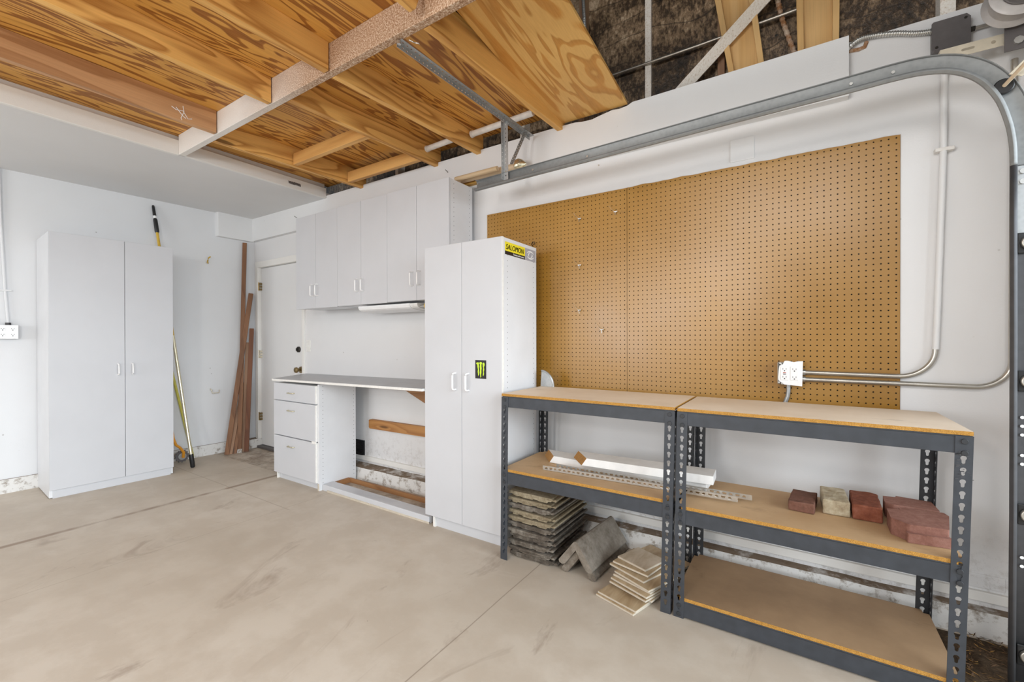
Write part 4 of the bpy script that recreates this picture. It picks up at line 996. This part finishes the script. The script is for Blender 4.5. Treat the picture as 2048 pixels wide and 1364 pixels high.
def rack(lab, x0, x1, yf, yb, l0, l1, shelves, bx1=None):
    t = thing('shelving_unit', lab, 'shelving', ((x0+x1)/2, (yf+yb)/2, 0), 0, 'charcoal steel shelving units')
    for x, sx, ln in ((x0, 1, l0), (x1, -1, l1)):
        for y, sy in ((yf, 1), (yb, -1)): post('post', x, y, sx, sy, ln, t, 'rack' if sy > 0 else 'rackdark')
    for zt, mat, bt in shelves:          # board top, face material, beam bottom
        s = lambda x, ln, z: x+ln*(z-.887)/.887
        a, b = s(x0, l0, zt), s(x1, l1, zt)
        zb = zt-.017
        def beam(P, Q, n):
            return MB().hexa(P, Q).build(n, 'rack', t, .0015)
        for y, s_ in ((yf+.0015, 1), (yb-.0015, -1)):
            q = MB(); q.box(a+.003, b-.003, min(y, y+s_*.003), max(y, y+s_*.003), bt, zb+.003); q.box(a+.004, b-.004, min(y, y+s_*.018), max(y, y+s_*.018), zb-.003, zb-.0002)
            o = q.build('beam', 'rack', t, .001)
            if s_ > 0:
                q = MB()
                for cx in (a+PW/2, b-PW/2):
                    for k in (.02, .058):
                        zc = zb+.004-k
                        q.cyl((cx, yf-.0012, zc), (cx, yf-.0055, zc), .0088, 14)
                for piece in q.pieces(): piece.build('rivet', 'rackdark', o, .001, True)
        for x, s_ in ((a+.0015, 1), (b-.0015, -1)):
            MB().box(min(x, x+s_*.003), max(x, x+s_*.003), yf+.004, yb-.004, bt+.01, zb-.001).build('side_beam', 'rack', t, .001)
        q = MB()
        B = [(a+.0005, yf-.002), (b-.0005 if bx1 is None else b+bx1, yf-.002), (b-.0005 if bx1 is None else b+bx1, yb-.002), (a+.0005, yb-.002)]
        if zt < .8:      # lower boards are notched inside the posts
            c = PW*.55; e = .004
            B = [(a+c, yf+.004), (b-c, yf+.004), (b-c, yf+.03), (b-e, yf+.03), (b-e, yb-.03), (b-c, yb-.03), (b-c, yb-.004), (a+c, yb-.004), (a+c, yb-.03), (a+e, yb-.03), (a+e, yf+.03), (a+c, yf+.03)]
        q.prism(B, zb+(.004 if zt > .8 else 0), zt, 'z', 'chip', None, mat)
        q.build('shelf_board', 'chip', t, 0)
YF, YB = 1.968, 2.385
YB2 = 2.40
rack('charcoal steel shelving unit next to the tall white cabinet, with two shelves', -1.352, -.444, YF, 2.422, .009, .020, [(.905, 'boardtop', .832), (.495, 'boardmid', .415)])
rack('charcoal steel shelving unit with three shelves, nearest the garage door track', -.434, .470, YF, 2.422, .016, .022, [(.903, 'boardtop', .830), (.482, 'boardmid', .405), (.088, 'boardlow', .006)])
# scuffed tape on the right front post
q = MB()
for i in range(26):
    z = random.uniform(.745, .845); x = .470-random.uniform(.0, .040); s = random.uniform(.003, .010)
    x += .022*(z-.887)/.887
    q.add([(x, YF-.0030, z), (x+s, YF-.0030, z+s*.2), (x+s*.8, YF-.0030, z+s*.5), (x-.001, YF-.0030, z+s*.35)], [(0, 1, 2, 3)])
q.build('tape_scraps', 'trackdark', bpy.data.objects['shelving_unit.001'])

# ------------------------------------------------------------------ pegboard with real holes
def pegsheet(x0, x1, z0, z1, lab, torn=False):
    p = .0258; nx = int((x1-x0)/p); nz = int((z1-z0)/p); px = (x1-x0)/nx; pz = (z1-z0)/nz
    V, F = [], []; y = WY-.0085; r = .0034; n = 8
    def top(x, z): return z+(.004*mnoise.noise(Vector((x*14, 0, 5))) if torn and z > z1-.001 else 0)
    for i in range(nx+1):
        for j in range(nz+1): V.append((x0+i*px, y, top(x0+i*px, z0+j*pz)))
    g = lambda i, j: i*(nz+1)+j
    for i in range(nx):
        for j in range(nz):
            cx, cz = x0+(i+.5)*px, z0+(j+.5)*pz; b = len(V)
            for k in range(n):
                a = 2*math.pi*(k+.5)/n; V.append((cx+r*math.cos(a), y, cz+r*math.sin(a)))
            for k in range(n):
                a = 2*math.pi*(k+.5)/n; V.append((cx+r*math.cos(a), y+.005, cz+r*math.sin(a)))
            c = [g(i+1, j+1), g(i, j+1), g(i, j), g(i+1, j)]
            for q in range(4):
                k0 = 2*q; F.append((c[q], b+(k0+1) % n, b+k0)); F.append((c[q], c[(q+1) % 4], b+(k0+2) % n, b+(k0+1) % n))
            for k in range(n): F.append((b+k, b+(k+1) % n, b+n+(k+1) % n, b+n+k))
    me = bpy.data.meshes.new('pegboard'); me.from_pydata(V, [], F); me.materials.append(MT['peg']); me.update()
    bm = bmesh.new(); bm.from_mesh(me); bmesh.ops.recalc_face_normals(bm, faces=bm.faces); bm.to_mesh(me); bm.free()
    o = bpy.data.objects.new('pegboard', me); COL.objects.link(o); ORG[o.name] = Matrix.Identity(4)
    tag(o, lab, 'pegboard', 'sheets of brown pegboard')
    MB().box(x0, x1, WY-.0034, WY-.001, z0, z1).build('backing', 'dark', o)
    q = MB(); q.box(x0-.0005, x0+.0005, y, WY-.001, z0, z1); q.box(x1-.0005, x1+.0005, y, WY-.001, z0, z1); q.box(x0, x1, y, WY-.001, z0-.0005, z0+.0005); q.box(x0, x1, y+.0005, WY-.001, z1-.0055, z1-.0045)
    q.build('board_edges', 'peg', o)
a, b = survey(974.5, 430, 'y', WY-.008), survey(1803, 266, 'y', WY-.008); sm = survey(1254, 380, 'y', WY-.008).x
pegsheet(a.x, sm-.0012, .868, a.z, 'left sheet of brown pegboard, behind the tall white cabinet')
pegsheet(sm+.0012, b.x-.004, .868, b.z-.004, 'right sheet of brown pegboard, behind the outlet box', True)
for px, py, s in ((1159, 437, 'highest on the left sheet'), (1231, 423, 'close to the seam between the sheets'), (1159, 530, 'second one down its column'), (1159, 620, 'third one down its column'), (1204, 659, 'lowest of all')):
    c = survey(px, py, 'y', WY-.02)
    t = thing('peg_hook', 'small metal peg hook on the pegboard, '+s, 'hook', c, 0, 'peg hooks on the pegboard')
    MB().cyl((c.x-.011, WY-.02, c.z), (c.x+.011, WY-.02, c.z), .0032, 8).tube([(c.x, WY-.008, c.z), (c.x, WY-.028, c.z-.004), (c.x, WY-.028, c.z-.022)], .0030, 8).build('hook', 'bright_steel', t, 0, True)
    MB().tube([(c.x-.008, WY-.022, c.z+.002), (c.x-.03, WY-.016, c.z+.022), (c.x-.045, WY-.009, c.z+.045)], .0009, 5).build('thread', 'rodwood', t, 0, True)
c = survey(1068, 487, 'y', WY-.02)
tag(MB().tube([(c.x-.018, WY-.010, c.z-.012), (c.x-.012, WY-.03, c.z-.004), (c.x-.002, WY-.034, c.z+.008), (c.x+.012, WY-.034, c.z+.006), (c.x+.014, WY-.034, c.z-.006), (c.x+.004, WY-.034, c.z-.010)], .0030, 8).build('peg_hook', 'black', None, 0, True), 'black coiled peg hook just above the top of the tall cabinet', 'hook')
# galvanised elbow cap behind the tall cabinet
q = MB(); o_ = (-1.39, .902)
out = [(-1.352, .906)]+[(-1.345+.082*math.cos(R(a)), .906+.098*math.sin(R(a))) for a in range(90, -1, -9)]
t = thing('duct_cap', 'galvanised round-edged metal sheet standing behind the tall cabinet on the shelf top', 'duct cap', (-1.36, 2.40, .906))
MB().prism([(p[0], p[1]) for p in out], 2.400, 2.416, 'y').build('sheet', 'galv', t, .004)
MB().tube([(p[0], 2.400, p[1]) for p in out[1:]], .006, 8).build('rolled_edge', 'galv', t, 0, True)

# ------------------------------------------------------------------ things on the middle shelf
ZL, ZR = .496, .483
def plank(fl, fr, dep, h, z, mit, lab, rz):
    """white board: front-left and front-right corners on the shelf, mitred left end"""
    F0, F1 = Vector((*fl, 0)), Vector((*fr, 0)); u = (F1-F0).normalized(); v = Vector((-u.y, u.x, 0))
    b = [F0, F1, F1+v*dep, F0+v*dep-u*mit]
    q = MB(); B = [Vector((p.x, p.y, z)) for p in b]; T = [Vector((p.x, p.y, z+h)) for p in b]
    T[0] = T[0]+u*.028; T[3] = T[3]+u*.028
    q.add(B+T, [(3, 2, 1, 0), (4, 5, 6, 7), (0, 1, 5, 4), (1, 2, 6, 5), (2, 3, 7, 6)], None); q.add(B+T, [(3, 0, 4, 7)], 'endgrain')
    return tag(q.build('white_plank', 'whitewood', None, .0015), lab, 'plank', 'white painted planks on the middle shelf')
plank((-1.185, 2.205), (-.352, 2.178), .115, .040, .4975, .10, 'lower white painted plank lying flat on the middle shelf', 0)
plank((-.948, 2.118), (-.318, 2.150), .125, .040, .5385, .095, 'upper white painted plank with a brown cut end, lying across the other plank', 0)
def bead(p0, p1, lab, flip=False):
    a, b = Vector(p0), Vector(p1); L = (b-a).length; u = (b-a)/L; v = Vector((-u.y, u.x, 0)); hs = []; i = 0; x = .012
    while x < L-.03:
        hs.append([(x, .006), (x+.018, .006), (x+.013, .017), (x+.005, .017)] if i % 2 == 0 else [(x+.004, .006), (x+.014, .006), (x+.019, .017), (x, .017)]); x += .026; i += 1
    vs, fs = holed([(0, 0), (L, 0), (L, .023), (0, .023)], hs, .0009)
    q = MB(); q.add([a+u*p.x+Vector((0, 0, 1))*p.y+v*p.z for p in vs], fs)
    q.add([a+u*p.x+v*p.y+Vector((0, 0, .001))+Vector((0, 0, 1))*p.z for p in vs], fs)
    return tag(q.build('corner_bead', 'bright_steel', None, 0), lab, 'metal bead', 'perforated metal corner beads')
bead((-1.150, 2.065, ZL+.0012), (-.215, 2.105, ZL+.0012), 'perforated metal corner bead nearest the front edge of the middle shelf')
bead((-1.10, 2.128, ZL+.0012), (-.165, 2.160, ZL+.0012), 'perforated metal corner bead between the planks and the front bead')
def brick(x0, x1, y0, y1, h, mat, lab, rz=0, z=ZR, bev=.006):
    cx, cy = (x0+x1)/2, (y0+y1)/2; T = place((cx, cy, z), R(rz))
    q = MB(); a, b = (x1-x0)/2, (y1-y0)/2; n = 7
    def g(u, v, w): return Vector((-a+2*a*u, -b+2*b*v, h*w))
    for ax in range(3):
        for side in (0, 1):
            vs = []; fs = []
            for i in range(n+1):
                for j in range(n+1):
                    c = [i/n, j/n]; c.insert(ax, side); p = g(*c)
                    p += Vector((mnoise.noise(p*34+Vector((1, cx*9, 2))), mnoise.noise(p*34+Vector((7, cx*9, 3))), 0 if p.z < .001 else mnoise.noise(p*34+Vector((3, cx*9, 9)))))*.0032
                    vs.append(p)
            for i in range(n):
                for j in range(n): k = i*(n+1)+j; fs.append((k, k+1, k+n+2, k+n+1))
            q.add(vs, fs, None, T)
    o = q.build('brick', mat, None, 0, False)
    bm = bmesh.new(); bm.from_mesh(o.data); bmesh.ops.remove_doubles(bm, verts=bm.verts, dist=.0006); bmesh.ops.recalc_face_normals(bm, faces=bm.faces); bm.to_mesh(o.data); bm.free()
    o.data.materials[0] = MT[mat]
    md = o.modifiers.new('b', 'BEVEL'); md.width = bev; md.segments = 2; md.limit_method = 'ANGLE'; md.angle_limit = R(50)
    return tag(o, lab, 'brick', 'loose bricks on the middle shelf')
brick(-.025, .066, 2.165, 2.345, .040, 'brick_brown', 'thin brown brick at the left end of the brick row', -5)
brick(.086, .176, 2.200, 2.398, .060, 'brick_pale', 'pale chipped brick with a cream front end on the middle shelf', 1)
brick(.186, .281, 2.196, 2.400, .060, 'brick_red', 'red brick beside the two shaped pavers', -2)
def paver(pts, nose, h, lab):
    t = MB().prism(pts, ZR, ZR+h, 'z').build('shaped_paver', 'paver', None, .005)
    tag(t, lab, 'paver', 'shaped pavers on the middle shelf')
    MB().prism(nose, ZR, ZR+h*.55, 'z').build('lower_lip', 'paver', t, .003)
paver([(.288, 2.105), (.330, 2.062), (.438, 2.078), (.470, 2.235), (.462, 2.268), (.330, 2.248), (.331, 2.222), (.290, 2.212)], [(.322, 2.068), (.326, 2.046), (.444, 2.062), (.440, 2.082)], .060, 'front pink shaped paver with a stepped edge on the middle shelf')
paver([(.296, 2.305), (.318, 2.282), (.456, 2.288), (.452, 2.400), (.345, 2.412), (.342, 2.392), (.300, 2.386)], [(.30, 2.285), (.345, 2.280), (.345, 2.284), (.30, 2.30)], .058, 'rear pink shaped paver behind the stepped one')

# ------------------------------------------------------------------ roof tiles, ridge tiles and floor tiles under the shelving
def rtile(z, i, mat, lab):
    r2 = random.Random(i*13+5)
    wd = .292+r2.uniform(-.006, .006); L = .40; th = .0265
    xo, yo = -1.343+r2.uniform(-.006, .008), 2.020+r2.uniform(-.012, .012)
    prof = [(0, .010), (.022, .010), (.026, .0), (.055, 0), (.06, .004), (.085, .004), (.09, 0), (.15, 0), (.155, .004), (.18, .004), (.185, 0), (wd-.055, 0), (wd-.050, .008), (wd-.034, .008), (wd-.030, .014), (wd-.004, .014), (wd, .018), (wd, .026), (wd-.012, .026), (wd-.016, .0215), (wd-.026, .0215), (wd-.030, th), (.0, th)]
    if i < 2: wd += .02
    T = place((xo, yo, z), R(r2.uniform(-1.6, 1.2)), 0, R(r2.uniform(-.35, .35)))
    n = 10; q = MB(); m = len(prof); vs = []
    for k in range(n+1):
        for p in prof:
            s = Vector((p[0]*9+i*3, k*.9, p[1]*30+i))
            e = mnoise.noise(s*2.3)*(.009 if k == 0 else .0016)
            vs.append(Vector((p[0]+mnoise.noise(s+Vector((5, 0, 0)))*.0015, L*k/n+(e if k in (0, n) else 0), p[1]+mnoise.noise(s*1.7)*.0012)))
    fs = [(k*m+a, k*m+(a+1) % m, (k+1)*m+(a+1) % m, (k+1)*m+a) for k in range(n) for a in range(m)]+[tuple(range(m))[::-1], tuple(range(n*m, (n+1)*m))]
    q.add(vs, fs, None, T)
    return tag(q.build('roof_tile', mat, None, .0015), lab, 'roof tile', 'stacked concrete roof tiles')
ords = ['lowest, on the floor', 'second from the floor', 'third from the floor', 'fourth from the floor', 'fifth from the floor', 'sixth from the floor', 'fifth from the top', 'fourth from the top', 'third from the top', 'second from the top', 'topmost under the shelf beam']
for i in range(11):
    m = 'tile_grey' if i < 6 or i == 8 else 'tile_tan'
    rtile(.004+i*.0335, i, m, ('dark' if m == 'tile_grey' else 'tan')+' concrete roof tile stacked beside the tall cabinet, '+ords[i])
def ridge(dx, dy, z, rz, mat, lab):
    lw, rw, h, L = .100, .095, .122, .41
    s = math.atan2(h, lw)
    pr = [(-lw, .004), (-.012, h-.006), (0, h), (.012, h-.006), (rw, .002), (rw-.006, -.010), (rw-.022, -.014), (rw-.036, -.008), (0, h-.044), (-lw+.036, -.008), (-lw+.020, -.014), (-lw+.004, -.008)]
    o = MB().prism(pr, 0, L, 'y', None, place((dx, dy, z), rz)).build('ridge_tile', mat, None, .003)
    return tag(o, lab, 'ridge tile', 'nested ridge tiles')
ridge(-.924, 2.030, .0145, R(-4), 'ridge_old', 'lower weathered V-shaped ridge tile, resting on the floor')
ridge(-.934, 2.012, .0600, R(-5), 'ridge', 'upper smoother V-shaped ridge tile, nested over the other')
# thin floor tiles
def ctile(c, s, z, rz, lab, tilt=0, th=.0085, face='ctile', tx=0):
    T = place((c[0], c[1], z), R(rz), R(tx), R(tilt)); a, b = s[0]/2, s[1]/2
    o = MB().box(-a, a, -b, b, 0, th*.8, 'ctile_edge', T).box(-a+.001, a-.001, -b+.001, b-.001, th*.8, th, face, T).build('floor_tile', 'ctile', None, .0008)
    return tag(o, lab, 'floor tile', 'loose ceramic floor tiles')
def corner(p, a_deg, s):      # centre from the left-front corner
    a = R(a_deg); return (p[0]+(s[0]/2)*math.cos(a)-(s[1]/2)*math.sin(a), p[1]+(s[0]/2)*math.sin(a)+(s[1]/2)*math.cos(a))
S2 = (.205, .205)
nth = ['lowest', 'second up', 'third up', 'fourth up', 'fifth up', 'sixth up', 'seventh up', 'eighth up', 'next to the top', 'topmost, a smaller pale square']
lay = [((-.790, 1.925), -17, S2, 'ctile_back'), ((-.783, 1.932), -16, S2, 'ctile_back'), ((-.735, 2.01), -14, (.20, .17), 'ctile_back'), ((-.752, 2.00), -20, S2, 'ctile_back'), ((-.748, 2.008), -21, S2, 'ctile_back'), ((-.742, 2.025), -18, S2, 'ctile'),
       ((-.738, 2.030), -24, S2, 'ctile_back'), ((-.775, 2.065), -22, S2, 'ctile_back'), ((-.760, 2.068), -14, (.19, .19), 'ctile_back'), ((-.748, 2.105), -21, (.165, .16), 'ctile')]
z = .001
for i, (p, a, s, fc) in enumerate(lay):
    ctile(corner(p, a, s), s, z, a, 'loose floor tile in the pile before the shelf posts, '+nth[i], 0, .0095, fc)
    z += .0105 if i != 1 else .016
    if i in (3, 5, 7): z += .004
z = .001
for i in range(4):
    ctile((-.612, 2.309), (.25-.01*i, .20), z, -22+i, 'larger tan tile under the big one behind the pile, '+['on the floor', 'second up', 'third up', 'fourth up'][i], 0, .010, 'ctile_back'); z += .0112
ctile((-.609, 2.311), (.26, .22), z, -23, 'big brown tile on top, behind the shelf posts', 0, .010, 'ctile_back')
# leaf litter in the corner by the track
r3 = random.Random(3)
q = MB()
for i in range(900):
    x = r3.uniform(.505, .70); y = r3.uniform(1.9, 2.46); z0 = .004+.03*max(0, (y-2.1))*r3.random()+.012*r3.random(); L = r3.uniform(.008, .045); a = r3.uniform(0, 6.28); w = r3.uniform(.0015, .006); t_ = r3.uniform(-.5, .5)
    d = Vector((math.cos(a), math.sin(a), t_*.35)); n = Vector((-d.y, d.x, .2*r3.uniform(-1, 1))); c = Vector((x, y, z0+abs(d.z)*L/2))
    q.add([c-d*L/2, c+n*w/2, c+d*L/2, c-n*w/2], [(0, 1, 2, 3)], 'litter' if i % 6 else 'rodgold')
for i in range(0):
    x = r3.uniform(-1.05, .5); y = r3.uniform(2.36, 2.45); L = r3.uniform(.005, .02); a = r3.uniform(0, 6.28); d = Vector((math.cos(a), math.sin(a), .1)); n = Vector((-d.y, d.x, .1)); c = Vector((x, y, .004 if y < 2.40 else .115))
    q.add([c-d*L/2, c+n*.003, c+d*L/2, c-n*.003], [(0, 1, 2, 3)], 'litter')
o = q.build('leaf_litter', 'litter'); tag(o, 'dry leaf litter and twigs on the floor in the corner by the door track', 'leaf litter', None, 'stuff')
q = MB(); n = 16
vs = []
for i in range(n+1):
    for j in range(n+1):
        u, v = i/n, j/n; e = min(u, 1-u, v*1.0, (1-v)*3)*4
        vs.append((.45+.29*u, 1.85+.62*v, .002+max(0, .014*min(1, e)*(.7+.9*mnoise.noise(Vector((u*6, v*9, 2)))))))
q.add(vs, [(i*(n+1)+j, i*(n+1)+j+1, (i+1)*(n+1)+j+1, (i+1)*(n+1)+j) for i in range(n) for j in range(n)])
o = q.build('dirt', 'soil', None, 0, True); tag(o, 'drift of dark dirt on the floor in the corner by the door track', 'dirt', None, 'stuff')

# ------------------------------------------------------------------ light
def area(name, loc, rot_, sx, sy, watts, col=(1, 1, 1), spread=180):
    l = bpy.data.lights.new(name, 'AREA'); l.shape = 'RECTANGLE'; l.size = sx; l.size_y = sy; l.energy = watts; l.color = col; l.spread = R(spread)
    o = bpy.data.objects.new(name, l); COL.objects.link(o); o.location = loc; o.rotation_euler = rot_; return o
# the sky seen through the open garage doorway on the right
area('open_sky', (8.0, -.3, 3.3), (0, R(90), 0), 4.8, 12.0, 1250, (.84, .93, 1))
# daylight through the window of the front wall
area('window_daylight', (-3.1, -4.57, 1.55), (R(90), 0, 0), 2.4, 1.3, 85, (.96, .98, 1))
# point fill light added behind the viewpoint to brighten the loft ceiling
pt = bpy.data.lights.new('loft_fill', 'POINT'); pt.energy = 62; pt.shadow_soft_size = .18; pt.color = (1, .965, .92)
po = bpy.data.objects.new('loft_fill', pt); COL.objects.link(po); po.location = (-.9, -1.6, 1.9)
area('sheen_fill', (.15, -1.9, 2.95), (R(52), 0, 0), 2.6, .9, 48, (1, .98, .95))  # added fill panel: sheen on the pegboard, softer shadows on the wall
wd = bpy.data.worlds.new('world'); SC.world = wd; wd.use_nodes = True
wd.node_tree.nodes['Background'].inputs[0].default_value = (.85, .93, 1, 1); wd.node_tree.nodes['Background'].inputs[1].default_value = .6
SC.view_settings.view_transform = 'Standard'; SC.view_settings.look = 'None'; SC.view_settings.exposure = .42; SC.view_settings.gamma = 1; SC.view_settings.use_curve_mapping = False
SC.cycles.use_denoising = True
SC.cycles.max_bounces = 8; SC.cycles.diffuse_bounces = 6
